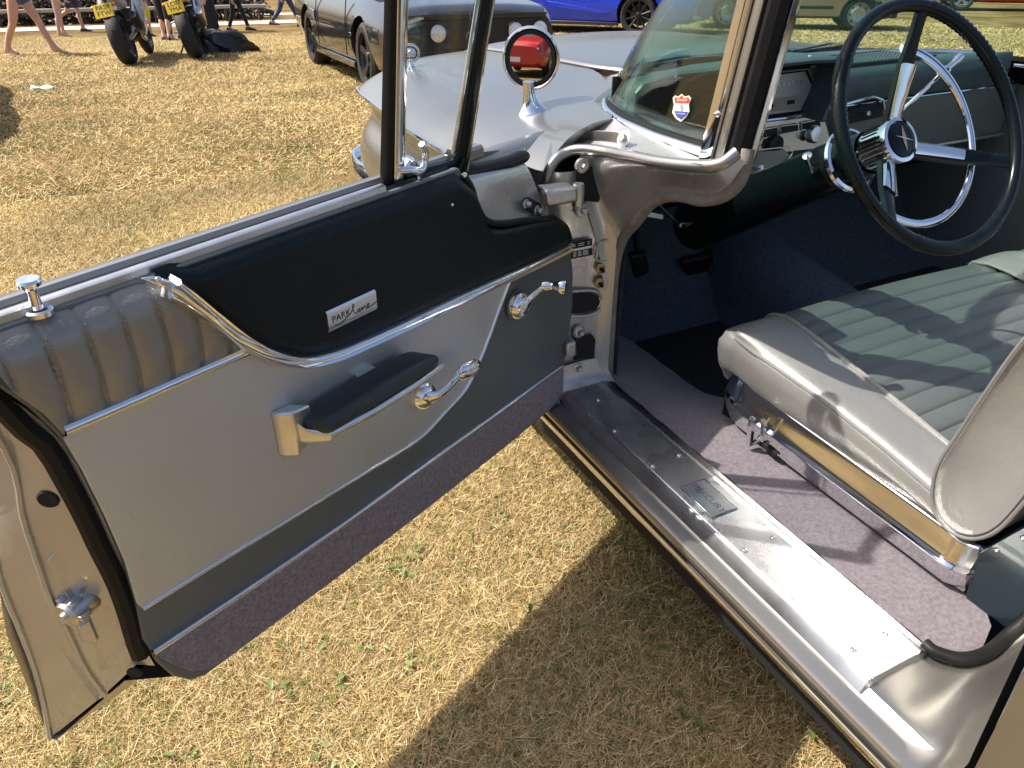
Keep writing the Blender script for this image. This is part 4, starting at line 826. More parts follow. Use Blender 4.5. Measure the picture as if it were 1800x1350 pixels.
# bright side trim of the seat base
rows = []
for y in list(np.linspace(.472, 1.0, 40))+[1.03, 1.06, 1.085, 1.105, 1.118]:
    b = max(0, (y-1.0)/.118); dx = .075*b**2.2; r = max(0, (.492-y)/.02); zt = interp(y, [(.472, .522), (.52, .532), (.9, .541), (1.05, .549), (1.12, .538)])
    zb = .432+.006*b; h = zt-zb
    pr = [(.035, zt), (.022, zt), (.014, zt-.003), (.0115, zt-.010), (.007, zb+h*.72), (.004, zb+h*.60), (.002, zb+h*.54), (-.001, zb+h*.49), (-.003, zb+h*.45), (-.001, zb+h*.38), (.004, zb+h*.24), (.009, zb+h*.10), (.016, zb), (.03, zb-.004)]
    rows.append([A(1.040+x+dx+r*.02*(x < .03), y, z) for x, z in pr])
rows = [spl(r, 3) for r in rows]
st_ = obj('seat_side_trim', MB().grid(rows), M_chrome, seat, ang=55)
endp = [rows[0][i] for i in range(len(rows[0]))]
obj('trim_end', MB().grid([endp, [p+A(.01, -.006, 0) for p in endp], [p+A(.05, -.008, 0) for p in endp]]), M_chrome, st_)
pz_ = PX(1372, 798, 1.05)
obj('adjuster_slot', MB().box(PX(1350, 788, 1.0445), (.004, .050, .012), np.array([A(1, 0, 0), A(0, 1, .05), A(0, -.05, 1)])), M_blackin, st_, bevel=.0015)
for (u0, v0), (u1, v1), wd in (((1316, 780), (1322, 735), .012), ((1340, 772), (1342, 738), .009)):
    a, b = PX(u0, v0, 1.028), PX(u1, v1, 1.022)
    mb = MB().sweep([a, a*.4+b*.6, b], [(-wd/2, -.005), (-wd/2, .003), (0, .006), (wd/2, .003), (wd/2, -.005)], (-1, 0, 0)); mb.tube([a+A(.018, 0, 0), a+A(-.002, 0, 0)], .006, 8)
    obj('adjuster_lever', mb, M_chrome, st_)
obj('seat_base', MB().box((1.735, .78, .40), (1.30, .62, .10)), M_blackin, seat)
mb = MB().prism([A(1.068, y, z) for y, z in ((.475, .516), (.466, .42), (.10, .42), (.10, .72), (.38, .72), (.425, .62))], (.012, 0, 0)); sh = obj('side_shield', mb, M_dashpaint, seat, bevel=.004)
screw(sh, PX(1752, 967, 1.0675), (-1, 0, 0), .004); screw(sh, PX(1798, 946, 1.0675), (-1, 0, 0), .004)
# ---------------------------------------------------------------- steering wheel and column
WT = R_(32); wc = A(1.256, .888, 1.070); wn_ = A(0, -math.cos(WT), math.sin(WT)); wx = A(1, 0, 0); wy = np.cross(wn_, wx); RIM = .2115
def WP(r, deg, o=0.): return wc+(wx*math.cos(R_(deg))+wy*math.sin(R_(deg)))*r+wn_*o
sw_ = empty('steering_wheel', wc, parent=car); sw_['label'] = 'thin black steering wheel with chrome horn ring'
rr_ = []; pts = []
for k in range(240):
    d = k*1.5; grip = any(abs((d-c+180) % 360-180) < 30 for c in (45, 170, 270)); pts.append(WP(RIM, d)); rr_.append(.0114+(.0020*(k % 2) if grip else 0))
obj('rim', MB().tube(pts, rr_, 12, closed=True), M_bakelite, sw_, ang=70)
hubc = wc-wn_*.088
obj('hub', MB().lathe([(.036, -.05), (.040, -.03), (.040, .012), (.0415, .018), (.0405, .024), (.034, .0255), (.033, .022), (0, .022)], hubc, wn_, 36), M_chrome, sw_, ang=30)
mb = MB()
for k in range(30):
    a = k*12; p = hubc+(wx*math.cos(R_(a))+wy*math.sin(R_(a)))*.0402; mb.tube([p-wn_*.03, p+wn_*.004], .0013, 5)
obj('hub_flutes', mb, M_rubber, sw_)
obj('horn_button', MB().lathe([(.0328, .020), (.032, .0265), (.022, .030), (0, .031)], hubc, wn_, 30), M_bakelite, sw_)
em = hubc+wn_*.0318; mb = MB(); mb.add([em+wx*a*.6+wy*b for a, b in ((0, .024), (.006, .008), (.007, 0), (.006, -.008), (0, -.024), (-.006, -.008), (-.007, 0), (-.006, .008))], [tuple(range(8))])
obj('emblem', mb, M_gold, sw_, smooth=False)
mb = MB(); mb.add([em+wn_*.0006+wx*a+wy*b for a, b in ((-.022, .007), (.0, .0016), (.022, -.007), (.0, -.0016))], [(0, 1, 2, 3)]); obj('emblem_bar', mb, M_chromew, sw_, smooth=False)
for dg in (78, -24, -134):
    ip, jp_ = WP(.038, dg, -.080), WP(.125, dg, -.040); kp_ = WP(RIM-.004, dg, -.002); lat = np.cross(wn_, unit(kp_-ip))
    def strip(P, W, T): return MB().loft([[p+lat*w*a+wn_*t*b for a, b in ((-1, -1), (-1, .4), (-.6, 1), (.6, 1), (1, .4), (1, -1))] for p, w, t in zip(P, W, T)])
    obj('spoke_trim', strip([ip+wn_*.006, (ip+jp_)/2+wn_*.006, jp_+wn_*.004], (.011, .014, .018) if dg != -24 else (.012, .012, .011), (.006, .005, .003)), M_chrome, sw_)
    obj('spoke', strip([ip-wn_*.004, jp_-wn_*.004, (jp_+kp_)/2-wn_*.002, kp_], (.015, .017, .012, .013), (.008, .007, .007, .006)), M_bakelite, sw_)
ring = [WP(.158, a, -.045) for a in np.linspace(80, -136, 60)]
obj('horn_ring', MB().tube(ring, [.0075+.003*math.exp(-((a-45)/30)**2) for a in np.linspace(80, -136, 60)], 10, wn_, .6), M_chrome, sw_)
ax_ = -wn_
obj('steering_column', MB().lathe([(.040, .0), (.043, .02), (.045, .07), (.050, .075), (.052, .16), (.060, .40), (.064, .55)], hubc+ax_*.045, ax_, 32), M_bakelite, car)
obj('column_collar', MB().lathe([(.056, 0), (.062, .002), (.063, .009), (.058, .011)], hubc+ax_*.085, ax_, 36), M_chrome, car)
g0 = hubc+ax_*.10; g1 = cC+ray(1664, 122)*1.42
gl = obj('gear_lever', MB().tube([g0+wx*.03+wy*.02, g0*.4+g1*.6, g1], [.005, .0042, .004], 8), M_chrome, car)
g2 = cC+ray(1692, 96)*1.43; gd = unit(g2-g1)
obj('lever_knob', MB().lathe([(.004, -.014), (.0085, -.010), (.0095, -.002), (.006, .004), (.0055, .02), (.0075, .03), (.0075, .042), (.004, .046), (0, .046)], g1, gd, 14), M_chrome, gl)
t1 = cC+ray(1420, 277)*1.48; t0 = hubc+ax_*.14-wx*.05
il = obj('indicator_lever', MB().tube([t0, t1], [.004, .0032], 8), M_chrome, car)
obj('lever_knob', MB().lathe([(.004, -.022), (.007, -.016), (.006, -.006), (.009, .0), (.009, .006), (0, .009)], t1, unit(t1-t0), 14), M_chrome, il)
# ---------------------------------------------------------------- dashboard
dash = empty('dashboard', (CX, 1.6, .8), parent=car); dash['label'] = 'dark teal padded dashboard with hooded dials'
pr = [(1.86, .99), (1.83, 1.013), (1.76, 1.020), (1.66, 1.034), (1.58, 1.040), (1.53, 1.034), (1.505, 1.015), (1.500, .985), (1.508, .955), (1.525, .945)]
rows = []
for x in np.linspace(1.045, 2*CX-1.045, 60):
    k = min(x, 2*CX-x); yb = interp(k, [(.96, 1.30), (.985, 1.42), (1.055, 1.56), (1.2, 1.69), (1.42, 1.775), (CX, 1.80)])
    sc_ = min(1, max(.05, (yb-1.52)/.30)); rows.append([A(x, min(1.50+(y-1.50)*sc_, yb) if y > 1.5 else y, z) for y, z in spl([(a, b, 0) for a, b in pr], 3) for y, z in [(y, z)]] if False else [A(x, 1.50+(p[0]-1.50)*sc_ if p[0] > 1.5 else p[0], p[1]) for p in spl([(a, b, 0) for a, b in pr], 3)])
obj('dash_pad', MB().grid(rows), M_dash, dash, ang=60)
obj('dash_top_strip', MB().tube([A(x, interp(min(x, 2*CX-x), [(.985, 1.40), (1.055, 1.545), (1.2, 1.67), (1.42, 1.755), (CX, 1.78)]), 1.030) for x in np.linspace(1.06, 2*CX-1.06, 30)], .008, 8), M_chromew, dash)
obj('dash_lower', MB().grid([[A(x, y, z) for x in np.linspace(.965, 2.475, 8)] for y, z in ((1.520, .952), (1.522, .94), (1.535, .80), (1.545, .785), (1.56, .74), (1.62, .71), (1.75, .70))]), M_dash, dash)
fp = [PY(u, v, 1.515) for u, v in [(1590, 208), (1700, 158), (1800, 147), (1900, 138), (1900, 230), (1800, 240), (1700, 243), (1600, 262)]]
obj('trim_fascia', MB().prism([A(1.75, 1.518, .80), A(2.47, 1.518, .80), A(2.47, 1.512, .942), A(1.75, 1.512, .942)], (0, -.004, 0)), M_dashtrim, dash)
obj('fascia_strip', MB().tube([A(1.62, 1.508, .795), A(2.47, 1.508, .795)], .007, 8), M_chrome, dash)
obj('fascia_strip', MB().tube([A(1.62, 1.505, .946), A(2.47, 1.505, .946)], .0035, 8), M_chrome, dash)
ck = PY(1691, 183, 1.507); obj('cigar_lighter', MB().lathe([(.013, .004), (.013, -.004), (.010, -.006), (.009, -.002), (.006, -.002), (.005, -.008), (0, -.008)], ck, (0, 1, 0), 18), M_chromew, dash)
sg = [PZ(u, v, 1.046) for u, v in [(1478, 97), (1530, 125), (1605, 117), (1688, 107), (1660, 92), (1560, 85)]]
sp_ = obj('speaker_grille', MB().prism([A(1.70, 1.545, 1.041), A(2.10, 1.545, 1.041), A(2.05, 1.68, 1.0365), A(1.74, 1.68, 1.0365)], (0, 0, .004)), M_grille, dash, bevel=.002)
obj('grille_rim', MB().tube([A(1.695, 1.54, 1.044), A(2.105, 1.54, 1.044), A(2.055, 1.685, 1.039), A(1.735, 1.685, 1.039)], .004, 6, closed=True), M_dash, sp_)
for k in range(26):
    for j in range(8):
        x = 1.725+.0142*k+(.007 if j % 2 else 0); y = 1.556+.0155*j
        if x < 2.09-.25*(y-1.545): pass
mbd = MB()
for k in range(26):
    for j in range(8):
        x = 1.722+.0142*k+(.0071 if j % 2 else 0)+.0*j; y = 1.556+.0152*j
        if 1.71+.3*(y-1.545) < x < 2.09-.36*(y-1.545): mbd.lathe([(.0052, 0), (.004, .0025), (.0, .0032)], (x, y, 1.0445-.033*(y-1.545)), zU, 6)
obj('grille_bosses', mbd, M_dash, sp_)
_de = [(.972, 1.12), (.970, 1.29), (.992, 1.43), (1.06, 1.55), (1.12, 1.56), (1.12, 1.50), (1.07, 1.42), (1.035, 1.30), (1.03, 1.12)]
obj('dash_end', MB().prism([A(x, y, .975) for x, y in _de], (0, 0, .026)), M_dash, dash, bevel=.006)
# instrument hood
cy_ = 1.405; op = [(1.00, .945), (1.00, 1.058), (1.02, 1.076), (1.10, 1.088), (1.50, 1.090), (1.580, 1.087), (1.600, 1.068), (1.596, 1.00), (1.580, .965), (1.575, .942)]
bk_ = [(1.03, .945), (1.03, 1.02), (1.04, 1.04), (1.10, 1.07), (1.52, 1.088), (1.61, 1.080), (1.66, 1.050), (1.67, 1.0), (1.65, .96), (1.63, .94)]
mb = MB().grid([[A(x, 1.62, z-.03) for x, z in bk_], [A(x, 1.52, z+.004) for x, z in bk_], [A(x+(0.004 if x > 1.3 else 0), cy_+.01, z+.004) for x, z in op], [A(x, cy_, z) for x, z in op], [A(x-(.008 if x > 1.3 else -.008), cy_+.003, z-.007 if z > 1.0 else z) for x, z in op], [A(x-(.008 if x > 1.3 else -.008), 1.50, z-.008 if z > 1.0 else z) for x, z in op]])
hd = obj('dial_hood', mb, M_dash, dash, ang=50)
obj('dial_backing', MB().prism([A(x, 1.495, z) for x, z in [(1.0, .94), (1.58, .94), (1.58, 1.078), (1.0, 1.078)]], (0, .004, 0)), M_blackin, hd)
fx = lambda u, v, y=1.485: PY(u, v, y)
dl = [fx(*p) for p in [(1300, 140), (1415, 126), (1430, 158), (1440, 178), (1425, 192), (1300, 208)]]
dc = obj('dial_panel', MB().prism(dl, (0, .003, 0)), M_dials, hd)
obj('dial_frame', MB().tube([fx(*p, 1.482) for p in [(1300, 134), (1420, 121), (1450, 182)]], .003, 6), M_dashtrim, hd)
rbp = [fx(*p, 1.4825) for p in [(1300, 182), (1408, 168), (1412, 180), (1406, 190), (1300, 203)]]
obj('ribbed_scale', MB().prism(rbp, (0, .0012, 0)), M_dashrib, hd)
mb = MB()
for k in range(14):
    u = 1305+8*k; v = 152-.9*k; mb.prism([fx(u, v, 1.4835), fx(u+2, v-.2, 1.4835), fx(u+2, v+7, 1.4835), fx(u, v+7.2, 1.4835)], (0, .0006, 0))
obj('scale_marks', mb, M_alu, hd)
mb = MB()
for u, v in ((1338, 184), (1384, 177)): mb.prism([fx(u, v, 1.4815), fx(u+22 if u < 1350 else u+13, v-2, 1.4815), fx(u+22 if u < 1350 else u+13, v+5, 1.4815), fx(u, v+7, 1.4815)], (0, .0006, 0))
obj('counter_window', mb, M_blackin, hd)
obj('hood_screw', MB().lathe([(.005, 0), (.004, .003), (0, .004)], PZ(1424, 99, 1.094), zU, 10), M_chromew, hd)
# switch panel below the dials
sy = 1.478
def syp(u, v, d=0.): return PY(u, v, sy+d)
swp = obj('switch_panel', MB().prism([syp(u, v) for u, v in [(1295, 222), (1448, 200), (1462, 250), (1440, 262), (1385, 268), (1300, 290)]], (0, .01, 0)), M_chromew, dash, bevel=.003)
obj('panel_strip', MB().tube([syp(1295, 218, -.004), syp(1380, 208, -.004), syp(1470, 188, -.004), syp(1535, 170, -.004), syp(1552, 176, -.004), syp(1555, 192, -.004)], .0038, 8), M_chrome, swp)
def bez(px, m, d=-.003):
    P = [syp(u, v, d) for u, v in px]; o = obj('gauge', MB().prism(P, (0, .002, 0)), m, swp); obj('gauge_bezel', MB().tube(P, .0022, 6, closed=True), M_chrome, o); return o
g1_ = bez([(1338, 228), (1366, 223), (1367, 238), (1339, 243)], M_blackin); bez([(1371, 222), (1402, 218), (1403, 230), (1372, 236)], M_blackin); bez([(1408, 216), (1440, 210), (1442, 222), (1409, 229)], M_blackin)
obj('gauge_needle', MB().tube([syp(1342, 239, -.004), syp(1345, 231, -.004), syp(1348, 238, -.004)], .0009, 5), M_red, g1_)
kn = syp(1432, 236, -.02); obj('control_knob', MB().lathe([(.022, .012), (.023, -.002), (.019, -.008), (.009, -.010), (0, -.010)], kn, (0, 1, -.2), 24), M_glassc if False else M_alu, swp)
kn = syp(1360, 254, -.004); obj('round_switch', MB().lathe([(.026, .004), (.024, -.010), (.016, -.012), (0, -.011)], kn, (0, 1, 0), 20), M_bakelite, swp)
rp = obj('ribbed_panel', MB().prism([PY(u, v, 1.462) for u, v in [(1300, 272), (1378, 262), (1388, 272), (1372, 290), (1368, 318), (1358, 326), (1300, 336)]], (0, .012, 0)), M_dashrib, dash, bevel=.002)
obj('panel_edge', MB().tube(spl([PY(u, v, 1.460) for u, v in [(1300, 268), (1378, 259), (1392, 270), (1375, 290), (1370, 318), (1358, 328), (1300, 339)]], 4), .0024, 6), M_chrome, rp)
obj('pull_knob', MB().lathe([(.006, .01), (.005, -.010), (.010, -.014), (.011, -.020), (.006, -.024), (0, -.024)], PY(1328, 294, 1.455), (0, 1, 0), 14), M_chrome, rp)
obj('ignition_lock', MB().lathe([(.012, .02), (.013, .002), (.017, .0), (.017, -.008), (.013, -.011), (.011, -.009), (.010, -.016), (0, -.017)], PY(1290, 352, 1.31), (0, 1, .15), 20), M_chrome, dash)
rad = obj('radio_panel', MB().prism([syp(u, v, .01) for u, v in [(1488, 196), (1545, 178), (1552, 185), (1552, 205), (1490, 218)]], (0, .004, 0)), M_blackin, dash)
obj('radio_button', MB().lathe([(.007, .006), (.007, -.014), (.005, -.016), (0, -.016)], syp(1520, 198, .006), (0, 1, 0), 14), M_chrome, rad)
# pedals and pulls below
bpd = [PY(u, v, 1.74) for u, v in [(1198, 462), (1285, 441), (1290, 478), (1212, 496)]]
bk2 = obj('brake_pedal', MB().prism(bpd, (0, .02, .012)), M_rubber, car, bevel=.006)
mb = MB()
for i in range(8):
    for j in range(4):
        fx_, fy_ = (i+.7)/8.4, (j+.7)/4.4; p = (bpd[0]*(1-fx_)+bpd[1]*fx_)*(1-fy_)+(bpd[3]*(1-fx_)+bpd[2]*fx_)*fy_; mb.lathe([(.006, 0), (.0045, -.005), (0, -.005)], p, (0, 1, 0), 6)
obj('pedal_studs', mb, M_rubber, bk2)
obj('pedal_arm', MB().tube([PY(1250, 440, 1.76), PY(1245, 390, 1.80)], .012, 8), M_blackin, bk2)
ppd = [PY(u, v, 1.60) for u, v in [(1108, 452), (1138, 446), (1143, 480), (1118, 492)]]
pk = obj('parking_brake_pedal', MB().prism(ppd, (0, .018, .01)), M_rubber, car, bevel=.005); obj('pedal_arm', MB().tube([PY(1122, 455, 1.61), PY(1116, 400, 1.66)], .010, 8), M_blackin, pk)
ap = [PY(u, v, 1.72) for u, v in [(1325, 400), (1352, 392), (1362, 530), (1330, 545)]]; obj('accelerator_pedal', MB().prism(ap, (0, .015, .01)), M_rubber, car, bevel=.005)
for u, v, x1, v1, y in ((1138, 377, 1166, 382, 1.36), (1197, 397, 1222, 393, 1.42)):
    a, b = PY(u, v, y), PY(x1, v1, y); h = obj('pull_handle', MB().prism([a+A(0, 0, .006), b+A(0, 0, .006), b-A(0, 0, .006), a-A(0, 0, .006)], (0, .004, 0)), M_chromew, car, bevel=.001); obj('pull_stem', MB().tube([a+A(0, .003, 0), a+A(0, .12, .03)], .004, 6), M_chrome, h)
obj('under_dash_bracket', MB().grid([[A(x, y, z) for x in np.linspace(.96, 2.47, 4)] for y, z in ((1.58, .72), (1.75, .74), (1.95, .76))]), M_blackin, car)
# ================================================================ OTHER VEHICLES
def place(o, x, y, head, roll=0., dz=0.):
    """stand a thing on the sloping lawn; head = angle of its forward axis from +X"""
    e2 = .4; n = unit((-(float(ground_z(x+e2, y))-float(ground_z(x-e2, y)))/(2*e2), -(float(ground_z(x, y+e2))-float(ground_z(x, y-e2)))/(2*e2), 1)); f = V3((math.cos(head), math.sin(head), 0)); f = unit(f-n*(f@n)); l = np.cross(n, f)
    l2 = l*math.cos(roll)+n*math.sin(roll); n2 = n*math.cos(roll)-l*math.sin(roll)
    M = Matrix(((f[0], l2[0], n2[0], x), (f[1], l2[1], n2[1], y), (f[2], l2[2], n2[2], float(ground_z(x, y))+dz), (0, 0, 0, 1))); o.matrix_world = M
    return o
M_blackcar = mat('black_car_paint', (.012, .013, .016), .22, .3, coat=1., coatr=.03)
M_bluecar = mat('blue_car_paint', (.010, .05, .62), .22, .2, coat=1., coatr=.03)
M_beige = mat('champagne_car_paint', (.42, .36, .26), .35, .5, coat=.8)
M_redcar = mat('red_car_paint', (.50, .018, .015), .3, .1, coat=.9)
M_greycar = mat('grey_car_paint', (.12, .125, .13), .3, .5, coat=.9)
M_tyre = mat('tyre_rubber', (.018, .018, .018), .75, 0, var=.2, vscale=30, bump=.3, bscale=60)
M_trimblk = mat('black_plastic', (.010, .011, .012), .5, 0, var=.1, vscale=20)
M_darkglass = mat('dark_window_glass', (.015, .02, .022), .04, 0, spec=.8)
M_lens = mat('clear_lamp_lens', (.80, .82, .84), .22, .25, var=.25, vscale=40)
M_amber = mat('amber_lens', (.75, .22, .02), .2)
M_redlens = mat('red_lens', (.45, .01, .01), .2)
M_wheelsil = mat('silver_wheel', (.52, .53, .54), .3, .9)
M_wheelgun = mat('gunmetal_wheel', (.10, .10, .10), .28, .9)
M_wheelblk = mat('black_wheel', (.014, .014, .015), .3, .4)
M_plate = mat('yellow_plate', (.75, .52, .03), .5)
M_platew = mat('white_plate', (.75, .75, .72), .5)
def cutmesh(mb, cyls, mats):
    """body mesh with the wheel openings cut out of it"""
    o = bpy.data.objects.new('t', mesh_from('t', mb, mats)); COL.objects.link(o); tmp = []
    for c, r, h in cyls:
        cm = MB().lathe([(r, -h), (r, h)], c, (0, 1, 0), 28, cap=True); q = bpy.data.objects.new('c', mesh_from('c', cm, mats, smooth=False)); COL.objects.link(q); tmp.append(q)
        m = o.modifiers.new('b', 'BOOLEAN'); m.operation = 'DIFFERENCE'; m.object = q; m.solver = 'EXACT'
    dg = bpy.context.evaluated_depsgraph_get(); me = bpy.data.meshes.new_from_object(o.evaluated_get(dg))
    for q in tmp+[o]: bpy.data.objects.remove(q)
    me.polygons.foreach_set('use_smooth', [True]*len(me.polygons)); me.set_sharp_from_angle(angle=R_(32)); return me
def mobj(name, me, parent): o = bpy.data.objects.new(name, me); link(o, parent); return o
def lobj(name, mb, m, parent, **k): return obj(name, mb, m, parent, local=True, **k)
def car_wheel(root, x, y, r, wd, rim, style, side):
    h = wd/2; w_ = lobj('wheel', MB().lathe([(r*.70, -h*.9), (r*.86, -h), (r*.97, -h*.75), (r, -h*.4), (r, h*.4), (r*.97, h*.75), (r*.86, h), (r*.70, h*.9), (r*.66, 0), (r*.70, -h*.9)], (x, y, r), (0, 1, 0), 40), M_tyre, root)
    sg = side; ou = h*.86*sg; mb = MB().lathe([(r*.71, ou), (r*.72, ou*.9), (r*.66, ou*.85), (r*.62, ou*.2), (r*.60, -ou*.5)], (x, y, r), (0, 1, 0), 36); rm = lobj('rim', mb, rim, w_)
    lobj('brake_disc', MB().lathe([(r*.5, -ou*.1), (r*.5, ou*.05), (0, ou*.05)], (x, y, r), (0, 1, 0), 24), M_wheelgun if style != 'steel' else M_trimblk, w_)
    c = V3((x, y, r)); 
    if style == 'steel':
        lobj('wheel_disc', MB().lathe([(r*.66, ou*.35), (r*.52, ou*.55), (r*.42, ou*.85), (r*.30, ou*.75), (r*.14, ou*.6), (r*.12, ou*.75), (0, ou*.75)], c, (0, 1, 0), 30), rim, w_)
        for k in range(8):
            a = k*math.pi/4; p = c+A(math.cos(a), 0, math.sin(a))*r*.55+A(0, ou*.62, 0); lobj('vent_slot', MB().box(p, (r*.13, .012, r*.10), np.array([A(math.cos(a), 0, math.sin(a)), A(0, 1, 0), A(-math.sin(a), 0, math.cos(a))])), M_trimblk, w_, bevel=.004)
    else:
        n = 5 if style == 'five' else 10
        for k in range(n):
            a = 2*math.pi*k/n+.3; d = A(math.cos(a), 0, math.sin(a)); t = A(-math.sin(a), 0, math.cos(a)); w1, w2 = (.045, .030) if n == 5 else (.02, .014)
            lobj('wheel_spoke', MB().loft([[c+d*q+t*w1_*s_+A(0, ou*(o1+.12*e_), 0) for s_, e_ in ((-1, -1), (-1, .2), (0, 1), (1, .2), (1, -1))] for q, w1_, o1 in ((r*.08, w1, .55), (r*.35, w2, .62), (r*.67, w1, .80))]), rim, w_)
        lobj('hub', MB().lathe([(r*.15, ou*.5), (r*.15, ou*.75), (r*.1, ou*.85), (0, ou*.86)], c, (0, 1, 0), 18), rim, w_)
    return w_
def road_car(name, paint, stations, cabin, wb, track, r, rim, style, tw=.23, fx=None):
    root = empty(name, (0, 0, 0)); secs = []
    for x, zl, zm, zt, wl_, wm, wt in stations:
        h = [(0, zl), (wl_*.85, zl), (wl_, zl+.05), (wm, zl+(zm-zl)*.45), (wm*1.005, zl+(zm-zl)*.8), (wm*.985, zm), (wt+.02, zt-.07), (wt-.03, zt-.012), (wt*.55, zt+.012), (0, zt+.02)]
        secs.append([(x, a, b) for a, b in h]+[(x, -a, b) for a, b in h[-2:0:-1]])
    dense = [list(t) for t in zip(*[resample(spl(c, 5), 46) for c in zip(*secs)])]
    cy = [((wb/2*sx, track*sy, r), r+.055, .17) for sx in (1, -1) for sy in (1, -1)]
    body = mobj('body', cutmesh(MB().loft(dense), cy, paint), root)
    for sx in (1, -1):
        for sy in (1, -1):
            car_wheel(root, wb/2*sx, (track)*sy, r, tw, rim, style, sy)
            q = [A(wb/2*sx+(r+.05)*math.cos(a), track*sy*.80, r+(r+.05)*math.sin(a)) for a in np.linspace(-.3, math.pi+.3, 18)]
            lobj('arch_liner', MB().grid([q, [p+A(0, .25*sy*.8, 0) for p in q]]), M_trimblk, root)
    # glasshouse: xs of base and roof
    (b0, b1), (r0, r1), zb, zr, wbs, wrf = cabin
    base = [A(b0, -wbs*.92, zb), A(b1, -wbs*.92, zb), A(b1+.05, 0, zb), A(b1, wbs*.92, zb), A(b0, wbs*.92, zb), A(b0-.05, 0, zb)]; base = [A(b0, -wbs*.8, zb), A(b0+.12, -wbs, zb), A(b1-.35, -wbs, zb), A(b1, -wbs*.75, zb), A(b1+.10, 0, zb), A(b1, wbs*.75, zb), A(b1-.35, wbs, zb), A(b0+.12, wbs, zb), A(b0, wbs*.8, zb), A(b0-.06, 0, zb)]
    roof = [A(r0, -wrf*.8, zr-.03), A(r0+.1, -wrf, zr-.02), A(r1-.2, -wrf, zr-.02), A(r1, -wrf*.75, zr-.03), A(r1+.05, 0, zr-.01), A(r1, wrf*.75, zr-.03), A(r1-.2, wrf, zr-.02), A(r0+.1, wrf, zr-.02), A(r0, wrf*.8, zr-.03), A(r0-.04, 0, zr-.02)]
    lobj('windows', MB().loft([base, roof]), M_darkglass, root)
    for i in (1, 2, 3, 5, 6, 7, 0, 8): lobj('roof_pillar', MB().tube([base[i]+A(0, 0, -.02), roof[i]+A(0, 0, .0)], .034, 6), paint, root)
    lobj('roof', MB().loft([[p*A(1.01, 1.03, 1) for p in roof], [p*A(1, 1, 1)+A(0, 0, .035) for p in roof], [A((r0+r1)/2, 0, zr+.06)+(p-A((r0+r1)/2, 0, p[2]))*A(.6, .6, 0) for p in roof]]), paint, root)
    return root
R_dir = math.atan2(cR[1], cR[0])
# black coupe
mst = [(-2.42, .48, .70, .92, .66, .78, .70), (-2.30, .30, .72, .99, .80, .89, .80), (-1.36, .22, .74, .99, .88, .94, .83), (-.4, .20, .72, .95, .88, .93, .83), (.6, .20, .71, .94, .88, .93, .83), (1.36, .22, .72, .92, .88, .94, .84), (1.95, .22, .70, .87, .87, .92, .83), (2.20, .22, .69, .84, .84, .88, .81), (2.27, .26, .68, .815, .82, .86, .79), (2.29, .30, .66, .79, .80, .84, .77)]
bc_ = road_car('black_coupe', M_blackcar, mst, ((-1.7, .75), (-.75, -.05), .93, 1.36, .78, .58), 2.72, .80, .345, M_wheelgun, 'five')
tag(bc_, 'shiny black coupe with round lamps set in a black grille', 'car')
grl = lobj('grille', MB().prism([A(2.275, y, z) for y, z in ((-.76, .47), (.76, .47), (.78, .72), (.70, .745), (-.70, .745), (-.78, .72))], (.035, 0, 0)), M_trimblk, bc_, bevel=.012)
for y, rr2 in ((-.68, .092), (-.41, .085), (.41, .085), (.68, .092)):
    if y == -.68: lobj('headlamp', MB().lathe([(rr2, -.02), (rr2, .012), (rr2*.9, .018), (0, .02)], (2.305, y, .625), (1, 0, 0), 24), M_darkglass, bc_); continue
    hl = lobj('headlamp', MB().lathe([(rr2, -.02), (rr2, .010), (rr2*.92, .012), (rr2*.7, .020), (0, .026)], (2.305, y, .625), (1, 0, 0), 24), M_lens, bc_)
    lobj('lamp_ring', MB().tube([A(2.316, y+rr2*math.cos(a), .625+rr2*math.sin(a)) for a in np.linspace(0, 6.2832, 24, endpoint=False)], .009, 6, closed=True), M_blackcar, hl); lobj('lamp_bulb', MB().lathe([(.02, .018), (.016, .028), (0, .030)], (2.305, y, .625), (1, 0, 0), 12), M_chromew, hl)
lobj('front_bumper', MB().prism([A(x, y, z) for x, y, z in ((2.26, -.82, .30), (2.26, .82, .30), (2.28, .83, .45), (2.28, -.83, .45))], (.05, 0, 0)), M_blackcar, bc_, bevel=.02)
lobj('bonnet_lip', MB().tube([A(2.29, -.76, .775), A(2.315, -.4, .785), A(2.325, 0, .788), A(2.315, .4, .785), A(2.29, .76, .775)], .014, 8), M_blackcar, bc_)
for sy in (1, -1):
    lobj('side_skirt', MB().box((0, .905*sy, .235), (1.95, .03, .07)), M_blackcar, bc_, bevel=.01)
    lobj('door_gap', MB().tube([A(.78, .944*sy, .32), A(.80, .948*sy, .60), A(.78, .90*sy, .88)], .006, 6), M_blackin, bc_)
    lobj('door_gap', MB().tube([A(-.62, .944*sy, .32), A(-.66, .948*sy, .62), A(-.70, .90*sy, .9)], .006, 6), M_blackin, bc_)
    lobj('side_scoop', MB().prism([A(-.72, .945*sy, .58), A(-.98, .945*sy, .66), A(-1.0, .945*sy, .72), A(-.74, .945*sy, .70)], (0, .012*sy, 0)), M_wheelsil, bc_, bevel=.005)
    lobj('wing_badge', MB().box((1.02, .957*sy, .55), (.14, .006, .03)), M_chrome, bc_, bevel=.003)
lobj('bonnet_scoop', MB().loft([[A(x, y, z) for y, z in ((-.28*k, zb2), (-.22*k, zt2), (.22*k, zt2), (.28*k, zb2))] for x, k, zb2, zt2 in ((.7, .9, .93, .955), (1.15, 1, .925, .975), (1.25, .95, .92, .93))]), M_blackcar, bc_)
